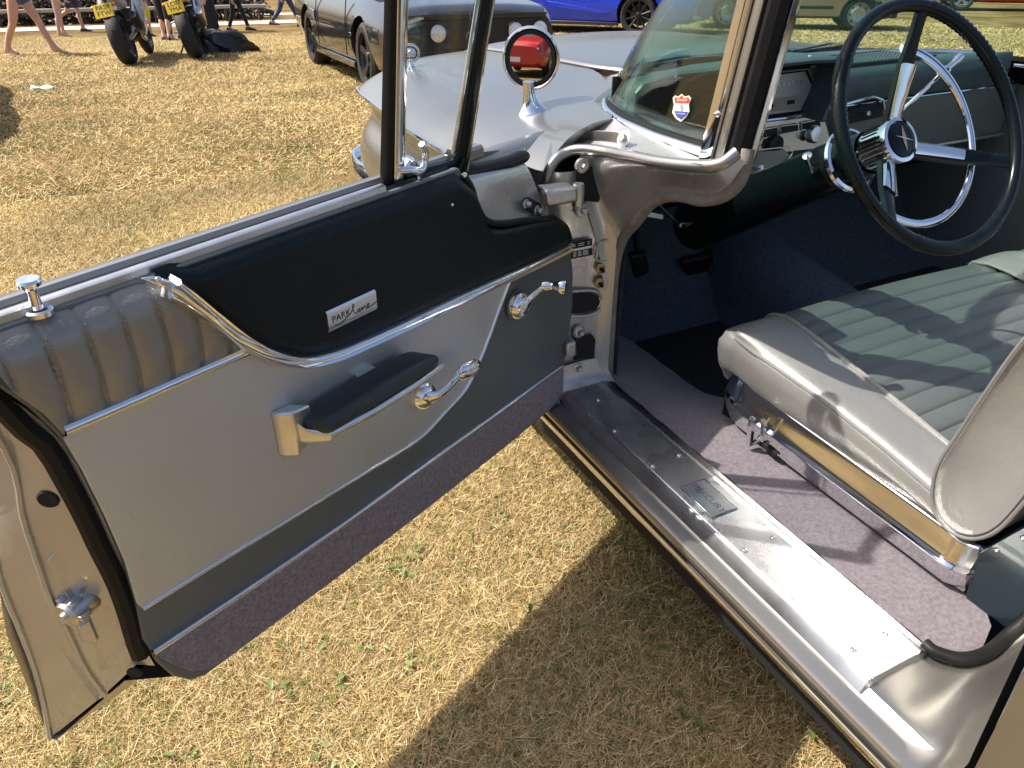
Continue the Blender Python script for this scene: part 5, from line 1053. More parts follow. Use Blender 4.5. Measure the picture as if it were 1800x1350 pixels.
hv = unit((-.035, -1, 0)); lv = A(-hv[1], hv[0], 0); p = PG(562, 113); c = p+hv*1.36+lv*.82; place(bc_, c[0], c[1], math.atan2(hv[1], hv[0]))
# blue coupe
bst = [(-2.35, .45, .74, .98, .66, .80, .72), (-2.2, .28, .76, 1.04, .82, .91, .82), (-1.3, .22, .78, 1.03, .90, .97, .85), (-.4, .19, .74, .97, .88, .93, .83), (.6, .19, .73, .96, .88, .93, .83), (1.33, .22, .76, .95, .90, .97, .85), (1.95, .22, .68, .86, .88, .93, .80), (2.2, .22, .60, .76, .82, .86, .72), (2.3, .28, .52, .66, .74, .78, .64)]
bl_ = road_car('blue_coupe', M_bluecar, bst, ((-1.8, .8), (-.8, .0), .96, 1.33, .80, .60), 2.66, .82, .355, M_wheelblk, 'ten', .25)
tag(bl_, 'bright blue sports coupe with black multi-spoke wheels', 'car')
for sy in (1, -1):
    lobj('side_skirt', MB().box((0, .90*sy, .20), (1.9, .06, .06)), M_trimblk, bl_, bevel=.01)
    lobj('sill_crease', MB().prism([A(-.75, .925*sy, .50), A(.75, .925*sy, .36), A(.80, .925*sy, .40), A(-.6, .925*sy, .58)], (0, .012*sy, 0)), M_bluecar, bl_, bevel=.005)
    lobj('front_intake', MB().prism([A(2.05, .86*sy, .50), A(2.25, .72*sy, .46), A(2.25, .72*sy, .56), A(2.05, .86*sy, .60)], (0.02, .012*sy, 0)), M_trimblk, bl_)
    lobj('headlamp', MB().prism([A(1.9, .885*sy, .74), A(2.2, .76*sy, .66), A(2.22, .74*sy, .70), A(1.95, .85*sy, .79)], (0.02, .012*sy, .01)), M_lens, bl_)
ph = R_(26); hv = unit(cR*math.cos(ph)-A(.449, .893, 0)*math.sin(ph)); lv = A(-hv[1], hv[0], 0); p = PG(1121, 64); c = p-hv*1.33+lv*.84; place(bl_, c[0], c[1], math.atan2(hv[1], hv[0]))
# champagne hatchback
gst = [(-2.0, .40, .80, 1.0, .66, .76, .70), (-1.9, .26, .82, 1.04, .76, .83, .76), (-1.25, .22, .80, 1.02, .80, .84, .78), (-.4, .22, .78, .98, .80, .84, .78), (.6, .22, .77, .96, .80, .84, .78), (1.25, .22, .76, .94, .80, .84, .78), (1.75, .22, .70, .88, .78, .82, .74), (1.92, .28, .62, .78, .72, .76, .68)]
be_ = road_car('champagne_hatchback', M_beige, gst, ((-1.85, .75), (-1.3, .05), .97, 1.45, .76, .60), 2.5, .73, .30, M_wheelsil, 'steel', .18)
tag(be_, 'champagne hatchback with plain silver steel wheels', 'car')
lobj('front_bumper', MB().loft([[A(x, y, z) for z in (.26, .30, .50, .54)] for x, y in ()] or [[A(1.55, -.86, z) for z in (.24, .54)]+[A(1.50, -.86, .54), A(1.50, -.86, .24)], [A(1.98, -.70, z) for z in (.24, .54)]+[A(1.85, -.66, .54), A(1.85, -.66, .24)], [A(2.05, 0, z) for z in (.24, .54)]+[A(1.9, 0, .54), A(1.9, 0, .24)], [A(1.98, .70, z) for z in (.24, .54)]+[A(1.85, .66, .54), A(1.85, .66, .24)], [A(1.55, .86, z) for z in (.24, .54)]+[A(1.50, .86, .54), A(1.50, .86, .24)]]), M_trimblk, be_, bevel=.02)
np_ = lobj('number_plate', MB().box((2.065, 0, .42), (.012, .52, .11)), M_platew, be_)
for sy in (1, -1):
    lobj('side_moulding', MB().box((-.05, .845*sy, .42), (1.6, .02, .05)), M_trimblk, be_, bevel=.006)
    lobj('headlamp', MB().box((1.84, .55*sy, .68), (.12, .26, .14)), M_lens, be_, bevel=.02)
ph = R_(12); hv = unit(cR*math.cos(ph)-A(.449, .893, 0)*math.sin(ph)); lv = A(-hv[1], hv[0], 0); p = PG(1503, 55); c = p-hv*1.25+lv*.75; place(be_, c[0], c[1], math.atan2(hv[1], hv[0]))
# red saloons: one beyond the hatchback, one behind the photographer (seen in the wing mirror)
def saloon(name, paint, label):
    o = road_car(name, paint, [(-2.2, .42, .76, .98, .68, .78, .70), (-2.1, .27, .78, 1.0, .78, .85, .76), (-1.3, .23, .78, 1.0, .82, .87, .79), (-.4, .21, .76, .97, .82, .87, .79), (.6, .21, .75, .95, .82, .87, .79), (1.3, .23, .75, .93, .82, .87, .79), (1.85, .23, .68, .86, .80, .84, .74), (2.1, .26, .62, .78, .74, .78, .68), (2.16, .32, .58, .72, .70, .74, .64)], ((-1.6, .85), (-.95, .05), .96, 1.42, .76, .58), 2.6, .76, .32, M_wheelsil, 'five', .2)
    for sy in (1, -1): lobj('headlamp', MB().box((2.09, .56*sy, .64), (.10, .28, .13)), M_lens, o, bevel=.02)
    lobj('number_plate', MB().box((2.18, 0, .42), (.012, .50, .11)), M_platew, o); return tag(o, label, 'car')
p = PG(1745, 22); place(saloon('red_saloon', M_redcar, 'red saloon parked beyond the champagne hatchback'), p[0]+1.4, p[1]+.6, R_dir-.3)
place(saloon('red_saloon', M_redcar, 'red saloon parked behind the silver car, seen in its wing mirror'), *(MIR_POS+MIR_DIR*21)[:2], math.atan2(-MIR_DIR[1], -MIR_DIR[0])+.25)
place(saloon('shadow_casting_saloon', M_greycar, 'unseen dark grey saloon added to cast a shadow on the grass'), -2.22, 9.0, math.pi/2)  # out-of-view car added as a stand-in for an unknown shadow caster
# ================================================================ MOTORCYCLES
M_fair_w = mat('white_fairing', (.62, .64, .68), .25, 0, coat=.8)
M_fair_b = mat('black_fairing', (.012, .013, .018), .2, 0, coat=.9)
M_frame = mat('alloy_frame', (.45, .46, .48), .35, .9)
M_seatb = mat('black_seat', (.015, .015, .016), .6)
M_engine = mat('engine_black', (.03, .03, .032), .45, .5, var=.2, vscale=20)
def motorcycle(name, fair, label, plate, seatmat):
    root = empty(name, (0, 0, 0)); r = .315
    def whl(x, wd, nm):
        h = wd/2; prof_ = [(r*.72, -h*.85)]+[(r-.085*(1-math.cos(a)) if False else r*.74+r*.26*math.cos(a)**.8 if abs(a) < 1.5 else r*.74, h*math.sin(a)) for a in np.linspace(-1.45, 1.45, 13)]+[(r*.72, h*.85), (r*.70, 0), (r*.72, -h*.85)]
        t_ = lobj(nm, MB().lathe(prof_, (x, 0, r), (0, 1, 0), 44), M_tyre, root)
        lobj('rim', MB().lathe([(r*.73, -h*.8), (r*.70, -h*.6), (r*.66, 0), (r*.70, h*.6), (r*.73, h*.8)], (x, 0, r), (0, 1, 0), 36), M_wheelgun, t_)
        for k in range(6):
            a = k*math.pi/3; lobj('wheel_spoke', MB().tube([A(x, 0, r), A(x+math.cos(a)*r*.70, 0, r+math.sin(a)*r*.70)], [.022, .014], 6), M_wheelgun, t_)
        lobj('brake_disc', MB().lathe([(.11, .052), (.11, .058), (.05, .058), (.05, .052)], (x, 0, r), (0, 1, 0), 24), M_steel, t_)
    whl(-.70, .195, 'rear_wheel'); whl(.72, .12, 'front_wheel')
    def sec(x, pts): return [A(x, y, z) for y, z in pts]
    def ov(x, w2, z0, z1, k=2.4, n=16):
        out = []
        for i in range(n):
            a = 2*math.pi*i/n; c_, s_ = math.cos(a), math.sin(a); out.append(A(x, w2*abs(c_)**(2/k)*(1 if c_ > 0 else -1), (z0+z1)/2+(z1-z0)/2*abs(s_)**(2/k)*(1 if s_ > 0 else -1)))
        return out
    for sy in (1, -1):
        lobj('swingarm', MB().tube([A(-.70, .125*sy, r), A(-.40, .13*sy, .36), A(-.14, .10*sy, .42)], [.028, .034, .04], 8), M_frame if fair is M_fair_w else M_engine, root)
        lobj('fork_leg', MB().tube([A(.72, .085*sy, r), A(.50, .085*sy, .92)], [.026, .028], 8), M_frame, root)
        lobj('frame_spar', MB().tube([A(-.15, .12*sy, .48), A(.10, .15*sy, .70), A(.42, .09*sy, .88)], [.035, .04, .035], 8), M_frame, root)
        lobj('footpeg', MB().tube([A(-.22, .12*sy, .36), A(-.24, .25*sy, .37)], .011, 6), M_frame, root)
        lobj('pillion_peg', MB().tube([A(-.42, .10*sy, .52), A(-.45, .20*sy, .50)], .010, 6), M_frame, root)
        ind = lobj('indicator', MB().lathe([(.0, -.03), (.018, -.02), (.024, 0), (.018, .02), (.0, .03)], (-.93, .13*sy, .74), (0, 1, 0), 12), M_amber, root); lobj('indicator_stem', MB().tube([A(-.93, .02*sy, .74), A(-.93, .12*sy, .74)], .007, 6), M_trimblk, ind)
        mi = lobj('mirror', MB().lathe([(.0, -.02), (.05, -.01), (.055, .01), (0, .02)], (.46, .34*sy, 1.14), (1, .2*sy, 0), 14), M_trimblk, root); lobj('mirror_stem', MB().tube([A(.50, .17*sy, 1.0), A(.48, .30*sy, 1.13)], .009, 6), M_trimblk, mi)
        lobj('handlebar', MB().tube([A(.42, .08*sy, .93), A(.36, .30*sy, .92)], .014, 8), M_trimblk, root)
        lobj('side_fairing', MB().grid([[A(x, y*sy, z) for x, y, z in rw] for rw in ([(.05, .16, .74), (.25, .20, .84), (.45, .20, .96), (.66, .13, 1.0)], [(-.02, .19, .60), (.20, .245, .68), (.45, .25, .78), (.70, .16, .84)], [(.00, .20, .45), (.20, .235, .48), (.42, .23, .55), (.60, .17, .66)], [(.08, .13, .26), (.22, .16, .27), (.38, .16, .34), (.50, .13, .48)])]), fair, root, solid=.006, sub=1)
    lobj('engine', MB().loft([ov(-.18, .15, .26, .55), ov(.0, .20, .22, .66), ov(.25, .19, .24, .66), ov(.36, .13, .34, .58)]), M_engine, root)
    lobj('tank', MB().loft([ov(-.12, .10, .74, .86), ov(.0, .15, .74, .97), ov(.18, .18, .76, 1.04), ov(.36, .14, .80, 1.0), ov(.44, .07, .86, .95)]), fair, root)
    lobj('seat', MB().loft([ov(-.42, .13, .79, .85), ov(-.28, .15, .78, .84), ov(-.10, .12, .77, .83)]), seatmat, root)
    lobj('tail_unit', MB().loft([ov(-.12, .13, .66, .78), ov(-.40, .135, .72, .86), ov(-.65, .11, .82, .96), ov(-.88, .06, .93, 1.0), ov(-.95, .03, .96, .99)]), fair, root)
    lobj('tail_light', MB().loft([ov(-.955, .05, .92, .97), ov(-.93, .055, .915, .975)]), M_redlens, root)
    lobj('nose_fairing', MB().loft([ov(.42, .20, .86, 1.04), ov(.60, .19, .80, 1.06), ov(.76, .13, .78, .98), ov(.84, .05, .80, .90)]), fair, root)
    lobj('windshield', MB().loft([ov(.40, .13, 1.02, 1.20), ov(.55, .13, 1.0, 1.12), ov(.68, .09, .98, 1.02)]), M_darkglass, root)
    lobj('rear_hugger', MB().grid([[A(-.70+(r+.03)*math.cos(a), y, r+(r+.03)*math.sin(a)) for y in (-.10, -.05, .0, .05, .10)] for a in np.linspace(.3, 1.9, 12)]), M_trimblk, root, solid=.004)
    ex = lobj('silencer', MB().lathe([(.03, 0), (.055, .04), (.06, .10), (.06, .42), (.05, .46), (.03, .455), (.0, .45)], (-.25, -.20, .40), (-1, -.10, .42), 18), M_trimblk if fair is M_fair_w else M_steel, root); lobj('exhaust_pipe', MB().tube([A(-.25, -.20, .40), A(-.05, -.14, .28), A(.30, -.10, .22), A(.42, -.05, .36)], .024, 8), M_steel, ex)
    lobj('side_stand', MB().tube([A(-.02, .13, .28), A(-.06, .30, .055), A(-.02, .32, .05)], .012, 6), M_trimblk, root)
    lobj('mudguard', MB().grid([[A(.72+(r+.025)*math.cos(a), y, r+(r+.025)*math.sin(a)) for y in (-.07, 0, .07)] for a in np.linspace(.2, 2.6, 12)]), fair, root, solid=.004)
    lobj('plate_bracket', MB().loft([ov(-.78, .05, .80, .90), ov(-.92, .07, .70, .82), ov(-.97, .08, .58, .76)]), M_trimblk, root)
    pn_ = unit(A(-1, 0, .45)); up_ = unit(np.cross(pn_, A(0, -1, 0))); up_ = up_ if up_[2] > 0 else -up_; cc = A(-1.0, 0, .69)
    pt = lobj('number_plate', MB().box(cc, (.008, .235, .17), np.array([pn_, A(0, 1, 0), up_])), M_plate, root, bevel=.002)
    lobj('plate_lettering', text_mb(plate, .082, cc+pn_*.0055, A(0, -1, 0), up_, .0004), M_blackin, pt, smooth=False)
    return tag(root, label, 'motorcycle', 'motorcycles parked on the lawn')
b1 = motorcycle('motorcycle', M_fair_w, 'white and silver sports motorcycle leaning on its stand', 'PA59\nFTW', M_seatb)
b2 = motorcycle('motorcycle', M_fair_b, 'black sports motorcycle beside a heap of riding gear', 'LC07\nYMA', M_seatb)
for b_, (u, v), az, ro in ((b1, (232, 114), 14, -11), (b2, (348, 104), 12, -12)):
    p = PG(u, v); h = math.pi/2-R_(az); place(b_, p[0]+.70*math.cos(h), p[1]+.70*math.sin(h), h, R_(ro))
# riding gear heaped on the grass
p = PG(385, 92); gear = MB(); g = np.random.default_rng(4); rows = []
for i in range(26):
    ph_ = i/25*math.pi/2; row = []
    for j in range(48):
        th_ = j/48*2*math.pi; k = 1+.16*math.sin(3*th_+1)+.10*math.sin(7*th_+2*ph_*3)+.07*math.sin(13*th_+9*ph_); fold = 1+.22*math.sin(4*th_+5*ph_)*math.sin(ph_*2)
        row.append(A(p[0], p[1], float(ground_z(p[0], p[1]))-.01)+cR*math.cos(th_)*.50*k*math.cos(ph_)**.7+A(.449, .893, 0)*math.sin(th_)*.30*k*math.cos(ph_)**.7+zU*.30*math.sin(ph_)*fold)
    rows.append(row)
M_leather = mat('black_leather', (.02, .021, .023), .32, 0, var=.2, vscale=14, bump=.6, bscale=25)
hp2 = obj('riding_jacket', MB().grid(rows, close_v=True), M_leather, None, ang=50); tag(hp2, 'crumpled black leather riding jacket on the grass by a motorcycle', 'jacket')
p = PG(424, 84); tag(obj('riding_boot', MB().loft([[V3(p)+cR*x+A(.449, .893, 0)*y*w_+zU*(z*h_+.002) for y, z in ((-.05, 0), (-.05, .6), (-.03, 1), (.03, 1), (.05, .6), (.05, 0))] for x, w_, h_ in ((-.16, .8, .10), (-.10, 1, .13), (0, 1, .10), (.09, 1, .07), (.14, .7, .05))]), M_leather, None), 'black riding boot lying beside the crumpled jacket', 'boot')
# ================================================================ PEOPLE
M_skin = mat('skin', (.56, .33, .24), .5, 0, var=.06, vscale=6)
M_skin2 = mat('pale_skin', (.62, .40, .31), .5, 0, var=.06, vscale=6)
M_denim = mat('denim', (.06, .10, .20), .85, 0, var=.3, vscale=30, bump=.4, bscale=200)
M_jean = mat('blue_jeans', (.045, .075, .14), .85, 0, var=.3, vscale=18, bump=.4, bscale=120)
M_bluetop = mat('blue_print_blouse', (.18, .20, .36), .8, 0, var=.6, vscale=60)
M_olive = mat('dark_olive_cloth', (.035, .04, .03), .85, 0, var=.2, vscale=20)
M_navyc = mat('navy_shorts', (.045, .045, .09), .85, 0, var=.2, vscale=20)
M_yellow = mat('yellow_shorts', (.68, .62, .02), .75, 0, var=.1, vscale=12)
M_greytop = mat('grey_top', (.22, .22, .19), .85, 0, var=.2, vscale=20)
M_blackc = mat('black_cloth', (.012, .013, .016), .8, 0, var=.2, vscale=20, bump=.4, bscale=60)
M_whitec = mat('white_cloth', (.62, .62, .60), .85, 0, var=.1, vscale=12)
M_hair = mat('brown_hair', (.06, .035, .02), .6, 0, var=.3, vscale=60)
M_shoe = mat('dark_shoe', (.02, .02, .022), .6)
M_flip = mat('pale_sandal', (.62, .55, .55), .6)
def skinmesh(name, verts, edges, rad, m, parent, sub=2, root=0):
    me = bpy.data.meshes.new(name); me.from_pydata([tuple(map(float, v)) for v in verts], edges, []); o = bpy.data.objects.new(name, me); link(o, parent)
    o.modifiers.new('skin', 'SKIN'); 
    if not me.skin_vertices: 
        bm = bmesh.new(); bm.from_mesh(me); bm.verts.layers.skin.verify(); bm.to_mesh(me); bm.free()
    for i, sv in enumerate(me.skin_vertices[0].data):
        q = rad[i]; sv.radius = (q, q) if not hasattr(q, '__len__') else q; sv.use_root = (i == root)
    o.modifiers['skin'].use_smooth_shade = True; s = o.modifiers.new('sub', 'SUBSURF'); s.levels = sub; s.render_levels = sub; me.materials.append(m); return o
def person(label, loc, head, H=1.68, legs=((.0, .0), (.0, .0)), bottom=('shorts', None), top=None, shoe=None, skin=None, arms=((.05, .1), (-.05, .1)), seated=False, cat='person', hem=.62, lift=(0, 0), fat=1.):
    """legs: (thigh swing, knee bend) in degrees for left, right; +x is forward"""
    root = empty('person', (0, 0, 0)); k = H/1.70; sk = skin or M_skin; J = {}
    hz = .92*k if not seated else .16
    def leg(sy, sw, kn):
        hp = A(0, .095*k*sy, hz-.02*k); t = R_(sw); kne = hp+A(math.sin(t), .005*sy, -math.cos(t))*.43*k; t2 = R_(sw-kn); an = kne+A(math.sin(t2), 0, -math.cos(t2))*.40*k; return hp, kne, an, t2
    L_ = [leg(1, *legs[0]), leg(-1, *legs[1])]
    low = min(l[2][2] for l in L_)-.075*k; dz = -low if not seated else .04
    Vt, Ed, Rd = [], [], []
    def add(p, r, par=None):
        Vt.append(A(p[0], p[1], p[2]+dz)); Rd.append(r*k*fat if not hasattr(r, '__len__') else r)
        if par is not None: Ed.append((par, len(Vt)-1))
        return len(Vt)-1
    pel = add((0, 0, hz+.02*k), .125); ab = add((0.01, 0, hz+.16*k), .11, pel); ch = add((0, 0, hz+.36*k), .125, ab); nk0 = add((0, 0, hz+.50*k), .07, ch); nk = add((.01, 0, hz+.57*k), .05, nk0)
    jw = add((.03, 0, hz+.63*k), .07, nk); hd = add((.02, 0, hz+.70*k), .088, jw); cr = add((.01, 0, hz+.765*k), .06, hd); add((.115*k, 0, hz+.675*k), .012, jw)
    A_ids = []
    for sy, (sw, el) in zip((1, -1), arms):
        sh = add((0, .17*k*sy, hz+.46*k), .055, ch); t = R_(sw); elb = A(math.sin(t)*.29*k, .23*k*sy, hz+.46*k-math.cos(t)*.29*k); e1 = add(elb, .042, sh); t2 = R_(sw+el); wr = elb+A(math.sin(t2)*.25*k, .01*sy, -math.cos(t2)*.25*k); w1 = add(wr, .027, e1)
        pm = wr+A(math.sin(t2)*.07*k, 0, -math.cos(t2)*.07*k); p1 = add(pm, .032, w1)
        for q, ln in ((-.030, .075), (-.010, .088), (.010, .082), (.030, .065)):
            f1 = pm+A(math.sin(t2+.2)*.035*k+q*.9*k, 0, -math.cos(t2+.2)*.035*k); a_ = add(f1, .010, p1); add(f1+A(math.sin(t2+.5)*ln*.6*k, 0, -math.cos(t2+.5)*ln*.6*k), .008, a_)
        th = wr+A(math.sin(t2)*.03*k+.035*k, -.01*sy, -math.cos(t2)*.03*k); add(th, .011, w1)
        A_ids.append((sh, e1, w1))
    feet = []
    for sy, (hp, kne, an, t2) in zip((1, -1), L_):
        h1 = add(hp, .098, pel); mt = add(hp*.5+kne*.5, .078, h1); k1 = add(kne, .055, mt); cf = add(kne*.65+an*.35+A(-.015, 0, 0), .056, k1); a1 = add(an, .036, cf)
        heel = add(an+A(-.045*k, 0, -.045*k), .032, a1); ft = a1
        b_ = R_(-20)+0*t2; toe = an+A(.13*k, .01*sy, -.052*k); t_ = add(toe, (.042*k, .022*k), a1); add(toe+A(.055*k, 0, -.004), (.034*k, .015*k), t_); feet.append((an+A(0, 0, dz), toe+A(0, 0, dz), heel))
    skinmesh('body', Vt, Ed, Rd, sk, root, 2, pel)
    def garment(nm, chain, edges, m, sub=2): skinmesh(nm, [c[0] for c in chain], edges, [c[1] for c in chain], m, root, sub)
    Z = lambda p: A(p[0], p[1], p[2]+dz)
    if bottom[1]:
        ch_ = [(Z(A(0, 0, hz+.10*k)), .135*k*fat), (Z(A(0, 0, hz+.0*k)), .145*k*fat)]; ed = [(0, 1)]
        for (hp, kne, an, t2), sy in zip(L_, (1, -1)):
            i = len(ch_); ch_.append((Z(hp+A(0, .01*sy, 0)), .112*k*fat)); ed.append((1, i)); f_ = {'shorts': .46, 'long shorts': .85, 'trousers': 1., 'skirt': 1.}[bottom[0]]
            ch_.append((Z(hp*(1-f_)+kne*f_), (.098 if f_ < .5 else .082 if bottom[0] != 'trousers' else .068)*k*fat)); ed.append((i, i+1))
            if bottom[0] == 'trousers':
                ch_.append((Z(kne*.6+an*.4), .060*k)); ed.append((i+1, i+2)); ch_.append((Z(an+A(0, 0, .02)), .050*k)); ed.append((i+2, i+3))
        if bottom[0] == 'skirt': lobj('skirt', MB().loft([[A(x*w_*math.cos(a), .9*w_*math.sin(a)*(1+.06*math.sin(6*a)), z+dz) for a in np.linspace(0, 2*math.pi, 24, endpoint=False) for x in (1,)] for w_, z in ((.14*k, hz+.12*k), (.18*k, hz-.05*k), (.20*k, hz-.35*k), (.23*k, .10*k-dz*0), (.22*k, .09*k))]), bottom[1], root)
        else: garment('shorts' if 'shorts' in bottom[0] else 'trousers', ch_, ed, bottom[1])
    if top is not None:
        ch_ = [(Z(A(0, 0, hz+.04*k)), .14*k*fat), (Z(A(.01, 0, hz+.18*k)), .125*k*fat), (Z(A(0, 0, hz+.37*k)), .138*k*fat), (Z(A(0, 0, hz+.49*k)), .08*k)]; ed = [(0, 1), (1, 2), (2, 3)]
        for sh, e1, w1 in A_ids:
            i = len(ch_); ch_.append((Vt[sh], .066*k)); ed.append((2, i)); ch_.append((Vt[sh]*.45+Vt[e1]*.55, .056*k)); ed.append((i, i+1))
        garment('top', ch_, ed, top)
    skinmesh('hair', [Z(A(-.01, 0, hz+.79*k)), Z(A(-.05*k, 0, hz+.72*k)), Z(A(-.075*k, 0, hz+.60*k))], [(0, 1), (1, 2)], [.075*k, .085*k, .06*k], M_hair, root, 2)
    if shoe is not None:
        for an, toe, _ in feet:
            d = unit(toe-an); z0 = toe[2]-.020*k
            if shoe is M_flip: lobj('sandal', MB().loft([[A(x, an[1]+y*w_, z0+z) for y, z in ((-1, -.012), (-1, .002), (1, .002), (1, -.012))] for x, w_ in ((an[0]-.07*k, .030), (an[0]+.02*k, .036), (toe[0], .044), (toe[0]+.075*k, .030))]), shoe, root, bevel=.003)
            else: lobj('shoe', MB().loft([[A(x, an[1]+y*w_, z0-.014+z*h_) for y, z in ((-1, 0), (-1.05, .35), (-.7, .9), (0, 1), (.7, .9), (1.05, .35), (1, 0))] for x, w_, h_ in ((an[0]-.085*k, .028, .06), (an[0]-.05*k, .038, .12), (an[0]+.02*k, .042, .115), (an[0]+.09*k, .046, .075), (toe[0]+.04*k, .044, .055), (toe[0]+.085*k, .026, .035))]), shoe, root)
    place(root, loc[0], loc[1], head); return tag(root, label, cat)
Fd = math.atan2(.893, .449)
p = PG(58, 96); person('person in denim shorts and blue blouse striding over the grass in sandals', p, R_dir+.05, 1.64, ((24, 4), (-17, 12)), ('shorts', M_denim), M_bluetop, M_flip, M_skin, ((-20, 15), (28, 18)))
p = PG(112, 65); person('person in dark olive shorts standing with bare legs by the path', p, R_dir+.4, 1.68, ((2, 2), (-3, 4)), ('shorts', M_olive), M_olive, None, M_skin2, ((6, 30), (0, 20)))
p = PG(139, 56); person('person in long navy shorts walking with one dark shoe lifted', p, R_dir+.2, 1.72, ((10, 6), (-22, 38)), ('long shorts', M_navyc), M_navyc, M_shoe, M_skin, ((-15, 20), (18, 15)))
p = PG(264, 66); person('child in yellow shorts and grey top', p, R_dir+.1, 1.25, ((4, 4), (-12, 14)), ('long shorts', M_yellow), M_greytop, M_shoe, M_skin2)
p = PG(297, 72); person('person in black trousers standing behind the motorcycles', p, R_dir+1.2, 1.75, ((1, 2), (-2, 2)), ('trousers', M_blackc), M_blackc, M_shoe, M_skin2, fat=1.15)
p = PG(372, 56); person('person in a long black skirt behind the riding gear', p, R_dir, 1.68, ((8, 3), (-4, 5)), ('skirt', M_blackc), M_blackc, None, M_skin2)
p = PG(420, 54); person('person in tight black jeans stepping forward', p, R_dir+.1, 1.70, ((20, 5), (-12, 8)), ('trousers', M_blackc), M_whitec, M_shoe, M_skin, fat=.85)
p = PG(455, 27); person('person in blue jeans sitting on the grass far behind the motorcycles', p, R_dir+.2, 1.72, ((78, 70), (84, 30)), ('trousers', M_jean), M_whitec, M_shoe, M_skin, seated=True)
p = PG(506, 47); person('person in blue jeans and boots walking behind the black coupe', p, R_dir-.1, 1.76, ((26, 6), (-20, 22)), ('trousers', M_jean), M_bluetop, M_shoe, M_skin)
# ================================================================ PATH, RAIL, HEDGE, LITTER
M_path = mat('pale_concrete', (.50, .43, .36), .9, 0, var=.12, vscale=3, bump=.3, bscale=40)
a0, a1 = PG(0, 57), PG(162, 46); dp_ = unit(A(a1[0]-a0[0], a1[1]-a0[1], 0)); dp_ = unit(dp_*.45+cR*.55); pp_ = A(-dp_[1], dp_[0], 0)
def strip_on_ground(o, d, n_, l0, l1, w0, w1, dz, m, name, label=None):
    rows = [[A(*( (o+d*s+n_*w_)[:2]), float(ground_z(*(o+d*s+n_*w_)[:2]))+dz) for w_ in np.linspace(w0, w1, 4)] for s in np.linspace(l0, l1, 30)]; q = obj(name, MB().grid(rows), m, None, local=True); tag(q, label, kind='structure'); return q
strip_on_ground(a0, dp_, pp_, -25, 60, 0, 1.5, .012, M_path, 'path', 'pale concrete path crossing the lawn')
strip_on_ground(a0, dp_, pp_, -25, 60, 4.2, 5.4, .012, M_path, 'path', 'second pale path beyond the rail')
M_wood = mat('weathered_timber', (.30, .28, .25), .8, 0, var=.2, vscale=12); M_woodd = mat('dark_timber_post', (.06, .045, .03), .85, 0, var=.3, vscale=20)
ro = a0+pp_*1.9
rail = empty('knee_rail', (ro[0], ro[1], float(ground_z(ro[0], ro[1])))); tag(rail, 'low timber knee rail along the pale path', 'fence')
for k in range(-2, 8):
    q = ro+dp_*(k*1.05-.1); gz_ = float(ground_z(q[0], q[1])); obj('post', MB().box((q[0], q[1], gz_+.17), (.07, .07, .42)), M_woodd, rail, bevel=.006)
q0, q1 = ro+dp_*(-3), ro+dp_*7.5; q0[2] = float(ground_z(q0[0], q0[1]))+.42; q1[2] = float(ground_z(q1[0], q1[1]))+.42
obj('rail', MB().tube([q0, q1], .055, 8), M_wood, rail)
def foliage(name, label, base_pts, n, size, m, m2, stem=True, cat='hedge'):
    root = empty(name, base_pts[0]); g = np.random.default_rng(hash(name) % 1000+len(label)); mb = MB(); mb2 = MB(); B = np.array(base_pts)
    for _ in range(n):
        i = g.integers(len(B)); c = B[i]+A(g.normal(0, .35), g.normal(0, .35), abs(g.normal(.40, .30))); d = unit(g.normal(0, 1, 3)); s_ = unit(np.cross(d, g.normal(0, 1, 3))); L = size*g.uniform(.6, 1.4)
        (mb if g.random() < .6 else mb2).add([c, c+d*L*.5+s_*L*.22, c+d*L, c+d*L*.5-s_*L*.22], [(0, 1, 2, 3)])
    for m_, q in ((m, mb), (m2, mb2)): o = obj('foliage', q, m_, root, smooth=False)
    for b_ in base_pts[::2]: obj('stem', MB().tube([b_, V3(b_)+A(.05, .02, .8)], [.03, .012], 6), M_woodd, root)
    return tag(root, label, cat)
M_leafp = mat('purple_leaf', (.07, .035, .045), .6, 0, var=.4, vscale=5); M_leafd = mat('dark_leaf', (.045, .06, .025), .6, 0, var=.4, vscale=5)
hb = [ro+dp_*s+pp_*1.2 for s in np.linspace(-6, 7, 22)]; hb = [A(q[0], q[1], float(ground_z(q[0], q[1]))) for q in hb]
foliage('hedge', 'dark purple-leaved hedge behind the knee rail', hb, 15000, .17, M_leafp, M_leafd)
p = PG(75, 157); rows = []
for i in range(10):
    t = i/9; rows.append([V3(p)+cR*(t-.5)*.26+A(.449, .893, 0)*w_*.035+zU*(.02+.012*math.sin(t*9+w_*2)+.01*w_) for w_ in (-1, -.3, .4, 1)])
lt = obj('crumpled_wrapper', MB().grid(rows), M_whitec, None, solid=.003); tag(lt, 'crumpled pale paper wrapper lying on the dry grass', 'litter')

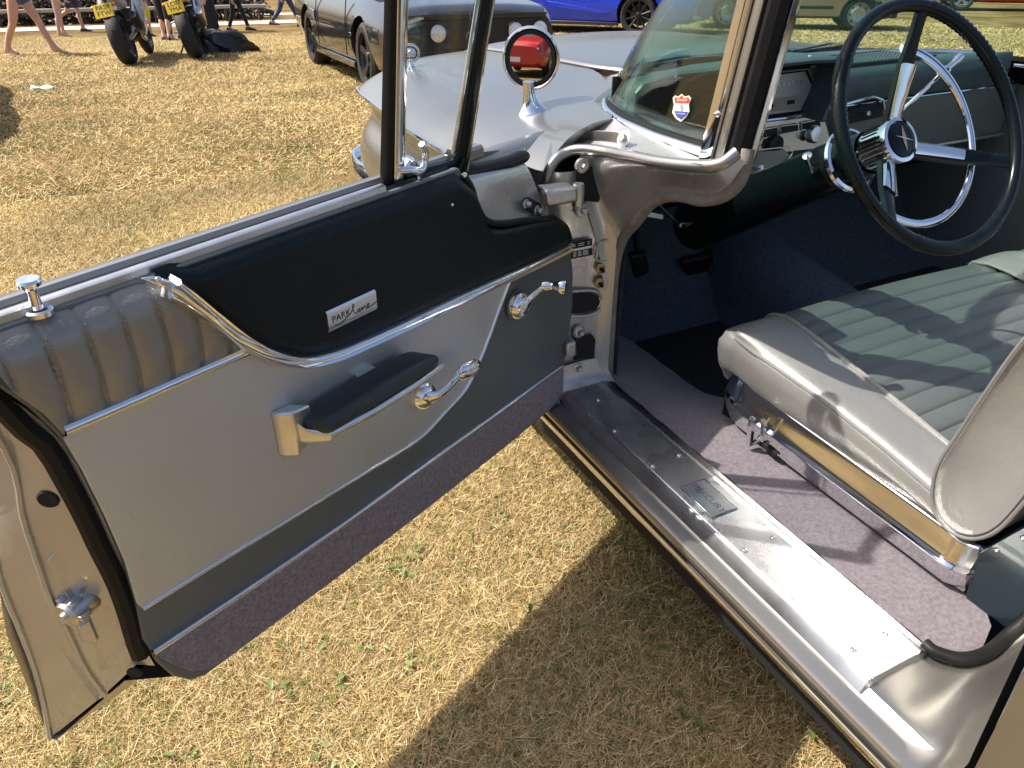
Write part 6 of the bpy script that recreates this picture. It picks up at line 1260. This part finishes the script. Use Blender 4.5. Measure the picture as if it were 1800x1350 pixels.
# ================================================================ TREES behind the photographer (mirrored in chrome and glass)
M_bark = mat('tree_bark', (.10, .075, .055), .9, 0, var=.3, vscale=8, bump=.8, bscale=14)
M_tl = mat('tree_leaf', (.055, .085, .022), .6, 0, var=.4, vscale=2); M_tl2 = mat('tree_leaf_light', (.09, .125, .035), .6, 0, var=.4, vscale=2)
def tree(label, x, y, h, seed):
    g = np.random.default_rng(seed); gz_ = float(ground_z(x, y)); root = empty('tree', (x, y, gz_)); b = A(x, y, gz_)
    tr = obj('trunk', MB().tube([b, b+A(.05, .02, h*.25), b+A(-.05, .08, h*.5), b+A(.05, .0, h*.8)], [.26, .20, .13, .04], 10), M_bark, root)
    tips = []
    for k in range(9):
        a = k*2.4; z = h*(.3+.055*k); o = b+A(0, 0, z); e_ = o+A(math.cos(a), math.sin(a), .5)*h*g.uniform(.16, .28); obj('limb', MB().tube([o, (o+e_)/2+A(0, 0, .15), e_], [.08, .05, .02], 6), M_bark, tr); tips.append(e_)
    tips += [b+A(0, 0, h*.85), b+A(.4, .3, h*.95)]
    mbs = (MB(), MB())
    for _ in range(3600):
        c = tips[g.integers(len(tips))]+g.normal(0, 1, 3)*h*.085; d = unit(g.normal(0, 1, 3)); s_ = unit(np.cross(d, g.normal(0, 1, 3))); L = g.uniform(.22, .5)
        mbs[int(g.random() < .4)].add([c, c+d*L*.5+s_*L*.3, c+d*L, c+d*L*.5-s_*L*.3], [(0, 1, 2, 3)])
    for q, m_ in zip(mbs, (M_tl, M_tl2)): obj('crown', q, m_, root, smooth=False)
    return tag(root, label, 'tree', 'trees along the edge of the lawn behind the photographer')
md = MIR_DIR[:2]/np.linalg.norm(MIR_DIR[:2]); mp_ = np.array([-md[1], md[0]])
for i, (a, w_, h) in enumerate(((29, .5, 8), (30, 5, 9.5), (30, -4, 9), (30, 10, 8.5), (31, -9.5, 10), (30, 17, 9), (31, -16, 9), (32, 24, 10))):
    q = MIR_POS[:2]+md*a+mp_*w_; tree('leafy green tree at the lawn edge, mirrored in the chrome', q[0], q[1], h, 50+i)
